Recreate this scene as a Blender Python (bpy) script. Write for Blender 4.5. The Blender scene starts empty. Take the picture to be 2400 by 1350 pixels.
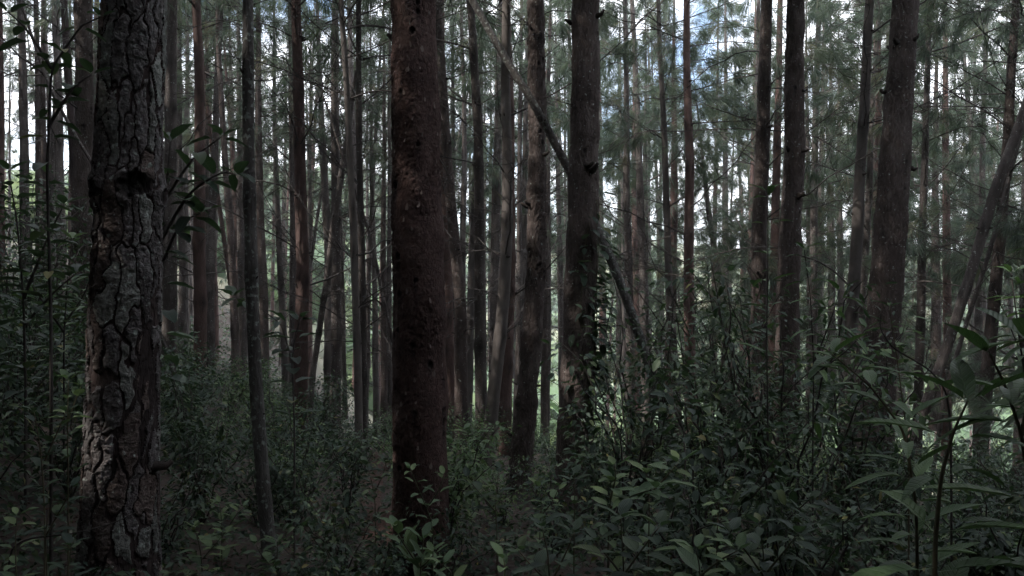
import bpy, math, random
import numpy as np
from mathutils import Vector, Matrix

random.seed(7)
RNG = np.random.default_rng(11)
scene = bpy.context.scene
COL = scene.collection
PI = math.pi

# ------------------------------------------------------------------ camera, light, exposure
CAM_Z = 1.6
FPX = 1813.0                       # focal length in photograph pixels (2400 wide)
cam_data = bpy.data.cameras.new('camera')
cam_data.sensor_width = 36.0
cam_data.lens = FPX / 2400 * 36
cam_data.clip_start = 0.05
cam_data.clip_end = 6000
cam = bpy.data.objects.new('camera', cam_data)
cam.location = (0, 0, CAM_Z)
cam.rotation_euler = (math.radians(90), 0, 0)
COL.objects.link(cam)
scene.camera = cam

SUN_EL, SUN_AZ = math.radians(50), math.radians(-112)      # azimuth clockwise from +Y (camera looks along +Y)
world = bpy.data.worlds.new('World')
scene.world = world
world.use_nodes = True
wn, wl = world.node_tree.nodes, world.node_tree.links
wn.clear()
w_out = wn.new('ShaderNodeOutputWorld')
w_bg = wn.new('ShaderNodeBackground'); w_bg.inputs['Strength'].default_value = 0.13
w_sky = wn.new('ShaderNodeTexSky'); w_sky.sky_type = 'NISHITA'; w_sky.sun_disc = False
w_sky.sun_elevation = SUN_EL; w_sky.sun_rotation = SUN_AZ; w_sky.air_density = 1.0; w_sky.dust_density = 0.6
w_tc = wn.new('ShaderNodeTexCoord')
w_map = wn.new('ShaderNodeMapping'); w_map.inputs['Scale'].default_value = (1.0, 1.0, 1.7)
w_map.inputs['Location'].default_value = (3.1, 0.4, 0.2)
w_noise = wn.new('ShaderNodeTexNoise'); w_noise.inputs['Scale'].default_value = 3.2
w_noise.inputs['Detail'].default_value = 7; w_noise.inputs['Roughness'].default_value = 0.55
w_ramp = wn.new('ShaderNodeValToRGB')
w_ramp.color_ramp.elements[0].position = 0.36; w_ramp.color_ramp.elements[0].color = (0, 0, 0, 1)
w_ramp.color_ramp.elements[1].position = 0.49; w_ramp.color_ramp.elements[1].color = (1, 1, 1, 1)
w_mix = wn.new('ShaderNodeMix'); w_mix.data_type = 'RGBA'
w_mix.inputs[7].default_value = (10.4, 10.8, 11.6, 1)        # sunlit cloud, in the sky texture's own units
wl.new(w_tc.outputs['Generated'], w_map.inputs['Vector'])
wl.new(w_map.outputs['Vector'], w_noise.inputs['Vector'])
wl.new(w_noise.outputs['Fac'], w_ramp.inputs['Fac'])
wl.new(w_ramp.outputs['Color'], w_mix.inputs[0])
wl.new(w_sky.outputs['Color'], w_mix.inputs[6])
wl.new(w_mix.outputs[2], w_bg.inputs['Color'])
wl.new(w_bg.outputs['Background'], w_out.inputs['Surface'])

sun_data = bpy.data.lights.new('sun', 'SUN')
sun_data.energy = 2.4
sun_data.angle = math.radians(0.5)
sun_data.color = (1.0, 0.94, 0.84)
sun = bpy.data.objects.new('sun', sun_data)
sdir = Vector((math.sin(SUN_AZ) * math.cos(SUN_EL), math.cos(SUN_AZ) * math.cos(SUN_EL), math.sin(SUN_EL)))
sun.rotation_euler = sdir.to_track_quat('Z', 'Y').to_euler()
sun.location = (-80, -30, 90)
COL.objects.link(sun)

vs = scene.view_settings
scene.display_settings.display_device = 'sRGB'
vs.view_transform = 'Standard'
vs.look = 'None'
vs.gamma = 1.0
vs.use_curve_mapping = False
vs.exposure = 1.45

cy = scene.cycles
cy.use_denoising = True
cy.max_bounces = 6
cy.volume_bounces = 1
cy.diffuse_bounces = 4
cy.glossy_bounces = 2
cy.transmission_bounces = 3
cy.transparent_max_bounces = 4
cy.sample_clamp_indirect = 4.0
cy.caustics_reflective = False
cy.caustics_refractive = False

# ------------------------------------------------------------------ helpers
def nrm(v):
    return v / (np.linalg.norm(v, axis=-1, keepdims=True) + 1e-12)

def mesh_from(name, verts, faces, mats=(), smooth=True, mat_idx=None, attrs=None):
    """faces: list of int arrays (n,3) or (n,4)."""
    me = bpy.data.meshes.new(name)
    verts = np.asarray(verts, np.float32)
    groups = [np.asarray(f, np.int32) for f in faces if len(f)]
    loops = np.concatenate([g.ravel() for g in groups])
    sizes = np.concatenate([np.full(len(g), g.shape[1], np.int32) for g in groups])
    starts = np.concatenate([[0], np.cumsum(sizes)[:-1]]).astype(np.int32)
    me.vertices.add(len(verts)); me.vertices.foreach_set('co', verts.ravel())
    me.loops.add(len(loops)); me.loops.foreach_set('vertex_index', loops)
    me.polygons.add(len(sizes)); me.polygons.foreach_set('loop_start', starts)
    try:
        me.polygons.foreach_set('loop_total', sizes)
    except Exception:
        pass
    for m in mats:
        me.materials.append(m)
    if mat_idx is not None:
        me.polygons.foreach_set('material_index', np.asarray(mat_idx, np.int32))
    me.polygons.foreach_set('use_smooth', np.full(len(sizes), smooth))
    for k, v in (attrs or {}).items():
        a = me.attributes.new(k, 'FLOAT', 'POINT')
        a.data.foreach_set('value', np.asarray(v, np.float32))
    me.update(calc_edges=True)
    return me

class MB:
    """Collects vertices and faces of one mesh object."""
    def __init__(self):
        self.v = []; self.t = []; self.q = []; self.ti = []; self.qi = []; self.n = 0; self.tint = []
    def add(self, verts, tris=None, quads=None, mat=0, tint=None):
        verts = np.asarray(verts, float).reshape(-1, 3)
        if tris is not None and len(tris):
            self.t.append(np.asarray(tris) + self.n); self.ti.append(np.full(len(tris), mat))
        if quads is not None and len(quads):
            self.q.append(np.asarray(quads) + self.n); self.qi.append(np.full(len(quads), mat))
        self.v.append(verts)
        self.tint.append(np.broadcast_to(0.0 if tint is None else tint, (len(verts),)))
        self.n += len(verts)
    def mesh(self, name, mats, smooth=True):
        f, mi = [], []
        if self.t: f.append(np.concatenate(self.t)); mi.append(np.concatenate(self.ti))
        if self.q: f.append(np.concatenate(self.q)); mi.append(np.concatenate(self.qi))
        return mesh_from(name, np.concatenate(self.v), f, mats, smooth, np.concatenate(mi), {'tint': np.concatenate(self.tint)})

def tube(mb, pts, radii, sides=5, mat=0, tint=0.0, cap=True):
    pts = np.asarray(pts, float); n = len(pts)
    radii = np.broadcast_to(radii, (n,))
    tan = nrm(np.gradient(pts, axis=0))
    ref = np.array([0.31, 0.95, 0.05]) if abs(tan[0][1]) < 0.8 else np.array([0.95, 0.1, 0.3])
    a = nrm(np.cross(tan, ref)); b = np.cross(tan, a)
    ang = np.arange(sides) * 2 * PI / sides
    ring = pts[:, None] + radii[:, None, None] * (np.cos(ang)[None, :, None] * a[:, None] + np.sin(ang)[None, :, None] * b[:, None])
    i = np.arange(n - 1)[:, None] * sides; j = np.arange(sides)[None]; k = (j + 1) % sides
    quads = np.stack([i + j, i + k, i + sides + k, i + sides + j], -1).reshape(-1, 4)
    tris = None
    if cap and sides > 3:
        base = (n - 1) * sides
        tris = [[base, base + s, base + s + 1] for s in range(1, sides - 1)]
    mb.add(ring.reshape(-1, 3), tris, quads, mat, tint)

def obj(name, me, parent=None, loc=None, kind=None):
    o = bpy.data.objects.new(name, me)
    COL.objects.link(o)
    if parent is not None: o.parent = parent
    if loc is not None: o.location = loc
    if kind: o['kind'] = kind
    return o

def thing(name, label, cat, loc, group=None):
    o = bpy.data.objects.new(name, None)
    o.empty_display_size = 0.1
    COL.objects.link(o); o.location = loc
    o['label'] = label; o['category'] = cat
    if group: o['group'] = group
    return o

def P(px, py, d):
    """the point seen at photo pixel (px, py) that lies d metres ahead"""
    return np.array([(px - 1200) / FPX * d, d, CAM_Z - (py - 675) / FPX * d])

def sp(t, k=3.0):
    return np.logaddexp(0, k * np.asarray(t, float)) / k

def sig(t):
    return 1 / (1 + np.exp(-np.clip(t, -40, 40)))

def ground_h(x, y):
    x = np.asarray(x, float); y = np.asarray(y, float)
    yf = np.clip(y, -40, 40)
    h = -0.125 * sp(np.minimum(yf, 22) - 3.5)
    bank = sp(-(x + 0.17 * yf + 0.95), 2.2)
    h = h + 0.46 * bank / (1 + bank * 0.028)
    h = h - 0.13 * sp(np.minimum(x, 14) - 2.3)
    fall = sp(y - 17 + 0.25 * x, 0.6) * sig((x + 6.0 + 0.12 * y) / 2.5)
    h = h - 22.0 * (1 - np.exp(-fall * 0.30 / 22.0))
    hill = np.clip((y - 95) / 300, 0, 1)
    h = h + 46 * (3 * hill ** 2 - 2 * hill ** 3) * (1 + 0.10 * np.sin(x * 0.013 + 1) + 0.05 * np.sin(x * 0.041))
    h = h + 0.05 * np.sin(x * 2.1 + 0.4) * np.sin(y * 1.7) + 0.03 * np.sin(x * 4.7 + y * 3.1)
    return h

def gh(x, y):
    return float(ground_h(x, y))

# ------------------------------------------------------------------ materials
def new_mat(name):
    m = bpy.data.materials.new(name); m.use_nodes = True
    n, l = m.node_tree.nodes, m.node_tree.links
    return m, n, l, n['Principled BSDF'], n['Material Output']

def ramp(n, stops):
    r = n.new('ShaderNodeValToRGB'); e = r.color_ramp.elements
    while len(e) < len(stops): e.new(0.5)
    for i, (p, c) in enumerate(stops):
        e[i].position = p; e[i].color = (*c, 1)
    return r

def bark_mat(name, stops, scale=9.0, zs=0.3, bump=0.6, dist=0.02, knot=(0.008, 0.006, 0.006), lichen=0.0, rough=0.85, cell=22.0):
    m, n, l, b, out = new_mat(name)
    tc = n.new('ShaderNodeTexCoord'); oi = n.new('ShaderNodeObjectInfo')
    add = n.new('ShaderNodeVectorMath'); add.operation = 'ADD'
    l.new(tc.outputs['Object'], add.inputs[0]); l.new(oi.outputs['Location'], add.inputs[1])
    mp = n.new('ShaderNodeMapping'); mp.inputs['Scale'].default_value = (1, 1, zs)
    l.new(add.outputs[0], mp.inputs['Vector'])
    no = n.new('ShaderNodeTexNoise'); no.inputs['Scale'].default_value = scale; no.inputs['Detail'].default_value = 8
    no.inputs['Roughness'].default_value = 0.65
    l.new(mp.outputs[0], no.inputs['Vector'])
    vo = n.new('ShaderNodeTexVoronoi'); vo.feature = 'DISTANCE_TO_EDGE'; vo.inputs['Scale'].default_value = cell
    wv = n.new('ShaderNodeMix'); wv.data_type = 'VECTOR'; wv.inputs[0].default_value = 0.06
    l.new(mp.outputs[0], wv.inputs[4]); l.new(no.outputs['Color'], wv.inputs[5])
    l.new(wv.outputs[1], vo.inputs['Vector'])
    big = n.new('ShaderNodeTexNoise'); big.inputs['Scale'].default_value = 1.7; big.inputs['Detail'].default_value = 3
    l.new(add.outputs[0], big.inputs['Vector'])
    av = n.new('ShaderNodeMath'); av.operation = 'MULTIPLY_ADD'; av.inputs[1].default_value = 0.6
    l.new(no.outputs['Fac'], av.inputs[0])
    b2 = n.new('ShaderNodeMath'); b2.operation = 'MULTIPLY'; b2.inputs[1].default_value = 0.4
    l.new(big.outputs['Fac'], b2.inputs[0]); l.new(b2.outputs[0], av.inputs[2])
    r = ramp(n, stops); l.new(av.outputs[0], r.inputs['Fac'])
    col = r.outputs['Color']
    if lichen > 0:
        ln = n.new('ShaderNodeTexNoise'); ln.inputs['Scale'].default_value = 34; ln.inputs['Detail'].default_value = 5
        l.new(add.outputs[0], ln.inputs['Vector'])
        lr = ramp(n, [(0.66 - lichen * 0.1, (0, 0, 0)), (0.72 - lichen * 0.1, (1, 1, 1))]); l.new(ln.outputs['Fac'], lr.inputs['Fac'])
        mx = n.new('ShaderNodeMix'); mx.data_type = 'RGBA'; mx.inputs[7].default_value = (0.30, 0.33, 0.31, 1)
        l.new(lr.outputs['Color'], mx.inputs[0]); l.new(col, mx.inputs[6]); col = mx.outputs[2]
    at = n.new('ShaderNodeAttribute'); at.attribute_name = 'knot'
    mk = n.new('ShaderNodeMix'); mk.data_type = 'RGBA'; mk.inputs[7].default_value = (*knot, 1)
    l.new(at.outputs['Fac'], mk.inputs[0]); l.new(col, mk.inputs[6])
    # each tree a touch lighter or darker
    hs = n.new('ShaderNodeHueSaturation')
    mr = n.new('ShaderNodeMapRange'); mr.inputs[3].default_value = 0.75; mr.inputs[4].default_value = 1.3
    l.new(oi.outputs['Random'], mr.inputs[0]); l.new(mr.outputs[0], hs.inputs['Value'])
    l.new(mk.outputs[2], hs.inputs['Color']); l.new(hs.outputs['Color'], b.inputs['Base Color'])
    b.inputs['Roughness'].default_value = rough
    b.inputs['Specular IOR Level'].default_value = 0.3
    vr = n.new('ShaderNodeMath'); vr.operation = 'SMOOTH_MIN'; vr.inputs[1].default_value = 0.12; vr.inputs[2].default_value = 0.1
    l.new(vo.outputs['Distance'], vr.inputs[0])
    hm = n.new('ShaderNodeMath'); hm.operation = 'MULTIPLY_ADD'; hm.inputs[1].default_value = 5.0
    l.new(vr.outputs[0], hm.inputs[0]); l.new(no.outputs['Fac'], hm.inputs[2])
    bp = n.new('ShaderNodeBump'); bp.inputs['Strength'].default_value = bump; bp.inputs['Distance'].default_value = dist
    l.new(hm.outputs[0], bp.inputs['Height']); l.new(bp.outputs['Normal'], b.inputs['Normal'])
    return m

M_PLATE = bark_mat('grey_plate_bark', [(0.34, (0.040, 0.031, 0.031)), (0.48, (0.11, 0.096, 0.098)), (0.58, (0.17, 0.158, 0.162)), (0.68, (0.27, 0.26, 0.265))], 24, 0.8, 0.9, 0.012, lichen=0.35, cell=45, rough=0.85)
M_PLATEB = bark_mat('brown_plate_bark', [(0.34, (0.040, 0.028, 0.025)), (0.48, (0.10, 0.074, 0.068)), (0.58, (0.15, 0.12, 0.112)), (0.68, (0.22, 0.19, 0.18))], 24, 0.8, 0.9, 0.010, lichen=0.2, cell=55)
M_PLATEL = bark_mat('lichened_plate_bark', [(0.34, (0.06, 0.056, 0.054)), (0.48, (0.15, 0.148, 0.14)), (0.58, (0.22, 0.225, 0.215)), (0.68, (0.31, 0.32, 0.305))], 26, 0.8, 0.9, 0.010, lichen=0.8, cell=55)
M_FURROW = bark_mat('dark_furrow_bark', [(0.3, (0.018, 0.013, 0.013)), (0.55, (0.036, 0.024, 0.024)), (0.7, (0.062, 0.036, 0.034))], 12, 0.3, 0.8, 0.015, cell=30)
M_RED = bark_mat('red_scaly_bark', [(0.3, (0.040, 0.022, 0.020)), (0.5, (0.075, 0.041, 0.037)), (0.7, (0.15, 0.098, 0.09))], 16, 0.6, 1.0, 0.012, cell=46, rough=0.85)
M_FLAKE = bark_mat('peeling_flake', [(0.3, (0.09, 0.065, 0.06)), (0.5, (0.15, 0.115, 0.105)), (0.7, (0.23, 0.19, 0.18))], 18, 1, 0.4, 0.004, cell=60)
M_REDFAR = bark_mat('red_brown_bark', [(0.3, (0.062, 0.040, 0.037)), (0.5, (0.108, 0.068, 0.062)), (0.7, (0.18, 0.125, 0.115))], 11, 0.35, 0.7, 0.015, cell=30)
M_BROWN = bark_mat('grey_brown_bark', [(0.3, (0.042, 0.032, 0.030)), (0.5, (0.084, 0.065, 0.061)), (0.7, (0.165, 0.136, 0.128))], 13, 0.35, 0.9, 0.016, cell=34, lichen=0.1)
M_GREY = bark_mat('grey_bark', [(0.3, (0.045, 0.037, 0.036)), (0.5, (0.090, 0.076, 0.073)), (0.7, (0.17, 0.15, 0.143))], 11, 0.3, 0.7, 0.015, cell=28, lichen=0.25)
M_SMOOTH = bark_mat('smooth_grey_bark', [(0.3, (0.056, 0.048, 0.046)), (0.5, (0.095, 0.083, 0.079)), (0.7, (0.16, 0.14, 0.133))], 6, 0.5, 0.25, 0.006, cell=16)
M_PALE = bark_mat('pale_lichened_bark', [(0.3, (0.065, 0.058, 0.056)), (0.5, (0.13, 0.12, 0.117)), (0.7, (0.24, 0.23, 0.225))], 15, 0.4, 0.8, 0.012, lichen=0.9, cell=34)
M_TWIG = bark_mat('twig_bark', [(0.3, (0.030, 0.026, 0.025)), (0.6, (0.075, 0.065, 0.062))], 30, 0.5, 0.2, 0.003, cell=60)
M_STUB = bark_mat('dead_stub_wood', [(0.3, (0.012, 0.009, 0.008)), (0.7, (0.05, 0.038, 0.034))], 30, 0.5, 0.6, 0.006, cell=60)

def leaf_mat(name, stops, rough=0.52, trans=0.25, tcol=(0.08, 0.16, 0.04), spec=0.3, veins=False):
    m, n, l, b, out = new_mat(name)
    oi = n.new('ShaderNodeObjectInfo'); at = n.new('ShaderNodeAttribute'); at.attribute_name = 'tint'
    ad = n.new('ShaderNodeMath'); ad.operation = 'ADD'; fr = n.new('ShaderNodeMath'); fr.operation = 'FRACT'
    l.new(oi.outputs['Random'], ad.inputs[0]); l.new(at.outputs['Fac'], ad.inputs[1]); l.new(ad.outputs[0], fr.inputs[0])
    r = ramp(n, stops); l.new(fr.outputs[0], r.inputs['Fac'])
    tc = n.new('ShaderNodeTexCoord'); no = n.new('ShaderNodeTexNoise'); no.inputs['Scale'].default_value = 40; no.inputs['Detail'].default_value = 4
    l.new(tc.outputs['Object'], no.inputs['Vector'])
    hs = n.new('ShaderNodeHueSaturation'); mr = n.new('ShaderNodeMapRange'); mr.inputs[3].default_value = 0.6; mr.inputs[4].default_value = 1.4
    l.new(no.outputs['Fac'], mr.inputs[0]); l.new(mr.outputs[0], hs.inputs['Value']); l.new(r.outputs['Color'], hs.inputs['Color'])
    l.new(hs.outputs['Color'], b.inputs['Base Color'])
    b.inputs['Roughness'].default_value = rough; b.inputs['Specular IOR Level'].default_value = spec
    if veins:
        se = n.new('ShaderNodeSeparateXYZ'); l.new(tc.outputs['Object'], se.inputs[0])
        ab = n.new('ShaderNodeMath'); ab.operation = 'ABSOLUTE'; l.new(se.outputs['Y'], ab.inputs[0])
        ph = n.new('ShaderNodeMath'); ph.operation = 'MULTIPLY_ADD'; ph.inputs[1].default_value = -1.1
        l.new(ab.outputs[0], ph.inputs[0]); l.new(se.outputs['X'], ph.inputs[2])
        sc = n.new('ShaderNodeMath'); sc.operation = 'MULTIPLY'; sc.inputs[1].default_value = 62; l.new(ph.outputs[0], sc.inputs[0])
        sn = n.new('ShaderNodeMath'); sn.operation = 'SINE'; l.new(sc.outputs[0], sn.inputs[0])
        pw = n.new('ShaderNodeMapRange'); pw.inputs[1].default_value = 0.55; pw.inputs[2].default_value = 1.0; l.new(sn.outputs[0], pw.inputs[0])
        mid = n.new('ShaderNodeMapRange'); mid.inputs[1].default_value = 0.012; mid.inputs[2].default_value = 0.0; l.new(ab.outputs[0], mid.inputs[0])
        mxv = n.new('ShaderNodeMath'); mxv.operation = 'MAXIMUM'; l.new(pw.outputs[0], mxv.inputs[0]); l.new(mid.outputs[0], mxv.inputs[1])
        bp = n.new('ShaderNodeBump'); bp.inputs['Strength'].default_value = 0.5; bp.inputs['Distance'].default_value = 0.004
        bp.invert = True; l.new(mxv.outputs[0], bp.inputs['Height']); l.new(bp.outputs[0], b.inputs['Normal'])
        br = n.new('ShaderNodeMix'); br.data_type = 'RGBA'; br.blend_type = 'ADD'; br.inputs[7].default_value = (0.035, 0.045, 0.025, 1)
        l.new(mid.outputs[0], br.inputs[0]); l.new(hs.outputs['Color'], br.inputs[6]); l.new(br.outputs[2], b.inputs['Base Color'])
    tr = n.new('ShaderNodeBsdfTranslucent'); mx = n.new('ShaderNodeMixShader'); mx.inputs[0].default_value = trans
    mt = n.new('ShaderNodeMix'); mt.data_type = 'RGBA'; mt.inputs[0].default_value = 0.5; mt.inputs[7].default_value = (*tcol, 1)
    l.new(hs.outputs['Color'], mt.inputs[6]); l.new(mt.outputs[2], tr.inputs['Color'])
    l.new(b.outputs[0], mx.inputs[1]); l.new(tr.outputs[0], mx.inputs[2]); l.new(mx.outputs[0], out.inputs['Surface'])
    return m

G = [(0.0, (0.022, 0.038, 0.030)), (0.45, (0.036, 0.060, 0.044)), (0.88, (0.058, 0.088, 0.052)), (0.985, (0.09, 0.12, 0.05)), (1.0, (0.20, 0.17, 0.06))]
M_LEAF = leaf_mat('broad_leaf', G)
M_LEAFP = leaf_mat('pale_leaf', [(0.0, (0.065, 0.115, 0.055)), (0.6, (0.10, 0.16, 0.07)), (1.0, (0.15, 0.20, 0.08))], 0.45, 0.3)
M_LEAFL = leaf_mat('lance_leaf', [(0.0, (0.035, 0.072, 0.030)), (0.6, (0.055, 0.105, 0.036)), (1.0, (0.08, 0.14, 0.045))], 0.5, 0.25, veins=True)
M_VLEAF = leaf_mat('veined_leaf', G, veins=True)
M_VPALE = leaf_mat('veined_pale_leaf', [(0.0, (0.080, 0.130, 0.075)), (0.6, (0.115, 0.175, 0.088)), (1.0, (0.16, 0.215, 0.095))], 0.52, 0.28, veins=True)
M_NEEDLE = leaf_mat('pine_needle', [(0.0, (0.042, 0.066, 0.056)), (0.5, (0.064, 0.094, 0.074)), (0.88, (0.10, 0.13, 0.085)), (1.0, (0.16, 0.13, 0.08))], 0.45, 0.42, (0.16, 0.21, 0.12))
M_STEM = leaf_mat('green_stem', [(0.0, (0.06, 0.07, 0.04)), (1.0, (0.10, 0.085, 0.055))], 0.6, 0.0)

def ground_mat():
    m, n, l, b, out = new_mat('forest_floor')
    ge = n.new('ShaderNodeNewGeometry')
    no = n.new('ShaderNodeTexNoise'); no.inputs['Scale'].default_value = 5; no.inputs['Detail'].default_value = 9
    l.new(ge.outputs['Position'], no.inputs['Vector'])
    litter = ramp(n, [(0.3, (0.012, 0.008, 0.006)), (0.55, (0.033, 0.020, 0.015)), (0.75, (0.065, 0.040, 0.030))])
    l.new(no.outputs['Fac'], litter.inputs['Fac'])
    n2 = n.new('ShaderNodeTexNoise'); n2.inputs['Scale'].default_value = 0.12; n2.inputs['Detail'].default_value = 8; n2.inputs['Roughness'].default_value = 0.7
    l.new(ge.outputs['Position'], n2.inputs['Vector'])
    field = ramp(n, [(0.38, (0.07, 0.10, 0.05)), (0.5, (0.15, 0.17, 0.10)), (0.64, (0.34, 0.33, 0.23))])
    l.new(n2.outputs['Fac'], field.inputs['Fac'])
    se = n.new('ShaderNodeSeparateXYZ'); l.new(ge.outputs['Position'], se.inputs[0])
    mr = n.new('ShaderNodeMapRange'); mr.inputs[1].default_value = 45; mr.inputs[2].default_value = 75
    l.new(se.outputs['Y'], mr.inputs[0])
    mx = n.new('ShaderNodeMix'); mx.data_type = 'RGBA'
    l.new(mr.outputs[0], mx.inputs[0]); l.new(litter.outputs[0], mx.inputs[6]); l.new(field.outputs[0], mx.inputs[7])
    l.new(mx.outputs[2], b.inputs['Base Color']); b.inputs['Roughness'].default_value = 0.95
    bp = n.new('ShaderNodeBump'); bp.inputs['Strength'].default_value = 0.8; bp.inputs['Distance'].default_value = 0.05
    l.new(no.outputs['Fac'], bp.inputs['Height']); l.new(bp.outputs[0], b.inputs['Normal'])
    return m
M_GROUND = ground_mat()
M_PATH = bark_mat('red_dirt', [(0.3, (0.03, 0.017, 0.013)), (0.5, (0.06, 0.032, 0.025)), (0.7, (0.10, 0.056, 0.043))], 9, 1, 0.7, 0.02, cell=24, rough=0.95)

# ------------------------------------------------------------------ ground
def build_ground():
    u = np.linspace(-1, 1, 190); v = np.linspace(0, 1, 230)
    xs = 900 * np.sinh(u * 5.2) / np.sinh(5.2)
    ys = -70 + 60 * v / 0.22
    ys = np.concatenate([np.linspace(-70, -6, 14)[:-1], np.linspace(-6, 40, 190)[:-1], 40 + 1500 * np.linspace(0, 1, 60) ** 2.2])
    X, Y = np.meshgrid(xs, ys)
    Z = ground_h(X, Y)
    ny, nx = X.shape
    i = (np.arange(ny - 1)[:, None] * nx + np.arange(nx - 1)[None]).ravel()
    q = np.stack([i, i + 1, i + nx + 1, i + nx], -1)
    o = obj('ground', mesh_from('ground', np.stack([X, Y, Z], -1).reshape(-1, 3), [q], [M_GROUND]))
    o['kind'] = 'structure'
    # narrow dirt path that runs ahead along the foot of the bank
    yy = np.linspace(1.2, 16, 60)
    cx = -0.165 * yy - 0.10 + 0.06 * np.sin(yy * 1.3)
    rows = []
    for s in (-1, -0.5, 0, 0.5, 1):
        xx = cx + s * (0.12 + 0.025 * np.sin(yy * 3 + s))
        rows.append(np.stack([xx, yy, ground_h(xx, yy) + 0.02 + 0.012 * (1 - abs(s)) * 0], -1))
    V = np.stack(rows, 1); n = len(yy)
    i = (np.arange(n - 1)[:, None] * 5 + np.arange(4)[None]).ravel()
    p = obj('path', mesh_from('path', V.reshape(-1, 3), [np.stack([i, i + 1, i + 6, i + 5], -1)], [M_PATH]))
    p['kind'] = 'structure'
build_ground()

# ------------------------------------------------------------------ branches and crowns (shared meshes)
def dead_branch(seed, L):
    r = np.random.default_rng(seed); mb = MB()
    n = 9; t = np.linspace(0, 1, n)
    up = r.uniform(-0.1, 0.55); bend = r.uniform(-0.75, 0.45)
    pts = np.stack([L * t, 0.10 * L * np.sin(t * r.uniform(1, 4)) * r.uniform(-1, 1), L * (up * t + bend * t ** 2)], -1)
    pts[1:] += r.normal(0, 0.012 * L, (n - 1, 3)) * 0.6
    tube(mb, pts, np.linspace(0.0095, 0.0028, n) * (0.6 + 0.3 * L), 4)
    for _ in range(int(r.integers(8, 15))):
        k = r.uniform(0.25, 0.95); i = min(int(k * (n - 1)), n - 2); f = k * (n - 1) - i
        b = pts[i] * (1 - f) + pts[i + 1] * f
        l2 = L * r.uniform(0.12, 0.42) * (1.1 - k * 0.6)
        dr = nrm(np.array([r.uniform(0.2, 1), r.uniform(-1, 1), r.uniform(-0.55, 0.75)]))
        m = 5; s = np.linspace(0, 1, m)
        q = b + dr * l2 * s[:, None] + np.array([0, 0, r.uniform(-0.35, 0.2)]) * l2 * (s ** 2)[:, None]
        q[1:] += r.normal(0, 0.02 * l2, (m - 1, 3))
        tube(mb, q, np.linspace(0.0045, 0.0016, m) * (0.7 + 0.2 * L), 3, cap=False)
        if r.random() < 0.6:
            dr2 = nrm(dr + r.normal(0, 0.7, 3)); w = q[2] + dr2 * l2 * 0.5 * np.linspace(0, 1, 3)[:, None]
            tube(mb, w, np.linspace(0.004, 0.0015, 3), 3, cap=False)
    return mb.mesh('dead_branch', [M_TWIG])
DEAD = [dead_branch(100 + i, 0.7 + 0.16 * i) for i in range(11)]

def needles(mb, r, pos, dirs, per, lo, hi, width):
    """tufts of long drooping needles, one thin triangle each"""
    n = len(pos); N = n * per
    p = np.repeat(pos, per, 0); d = np.repeat(dirs, per, 0)
    dv = nrm(d * 0.60 + r.normal(0, 0.30, (N, 3)) + np.array([0, 0, -0.50]))
    ln = r.uniform(lo, hi, N)[:, None]
    side = nrm(np.cross(dv, r.normal(0, 1, (N, 3)))) * width * 0.5
    p = p + r.normal(0, 0.015, (N, 3))
    mid = p + dv * ln * 0.55
    tip = p + dv * ln + np.array([0, 0, -0.10]) * ln
    V = np.stack([p, mid + side, tip, mid - side], 1)
    Q = np.arange(N)[:, None] * 4 + np.arange(4)[None]
    tint = np.repeat(np.repeat(r.uniform(0, 0.95, n), per), 4)
    mb.add(V.reshape(-1, 3), None, Q, 0, tint)

def needle_limb(mb, r, base, az, L, up, tufts, per, lo=0.20, hi=0.40, width=0.010, rad=0.012):
    n = 7; t = np.linspace(0, 1, n)
    dx = np.array([math.cos(az), math.sin(az), 0])
    pts = base + dx * (L * t)[:, None] + np.array([0, 0, 1]) * (L * (up * t - 0.25 * t ** 2))[:, None]
    pts[1:] += r.normal(0, 0.03 * L, (n - 1, 3)) * 0.6
    tube(mb, pts, np.linspace(rad, 0.004, n), 3, 1, cap=False)
    pos, dirs = [], []
    for _ in range(tufts):
        k = 1 - r.random() ** 1.4 * 0.75
        i = min(int(k * (n - 1)), n - 2); f = k * (n - 1) - i
        b = pts[i] * (1 - f) + pts[i + 1] * f
        dr = nrm(dx * 0.7 + r.normal(0, 0.6, 3)); off = r.uniform(0.02, 0.38) * L * (1.15 - k * 0.6)
        e = b + dr * off
        if off > 0.12:
            tube(mb, np.stack([b, (b + e) / 2 + [0, 0, 0.03], e]), np.array([0.004, 0.003, 0.002]), 3, 1, cap=False)
        pos.append(e); dirs.append(nrm(dr + dx * 0.4))
    needles(mb, r, np.array(pos), np.array(dirs), per, lo, hi, width)

def crown(seed, H=7.5, R=2.3, nb=19, tufts=6, per=36):
    r = np.random.default_rng(seed); mb = MB()
    for i in range(nb):
        f = (i + r.uniform(0, 1)) / nb
        z = H * f
        L = max(0.35, R * (1 - f ** 1.6) * r.uniform(0.55, 1.1))
        needle_limb(mb, r, np.array([0, 0, z]), r.uniform(0, 2 * PI), L, r.uniform(0.15, 0.6), max(6, int(tufts * L / R * 1.25)), per)
    return mb.mesh('crown', [M_NEEDLE, M_TWIG], smooth=False)
CROWNS = [crown(200 + i) for i in range(7)]
DENSE = [crown(240 + i, nb=40, tufts=30, per=24) for i in range(4)]

def live_branch(seed, L):
    r = np.random.default_rng(seed); mb = MB()
    needle_limb(mb, r, np.zeros(3), 0.0, L, r.uniform(-0.1, 0.4), int(13 * L), 44, 0.18, 0.36, 0.008)
    return mb.mesh('needle_branch', [M_NEEDLE, M_TWIG], smooth=False)
LIVE = [live_branch(300 + i, 1.3 + 0.22 * i) for i in range(7)]

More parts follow.
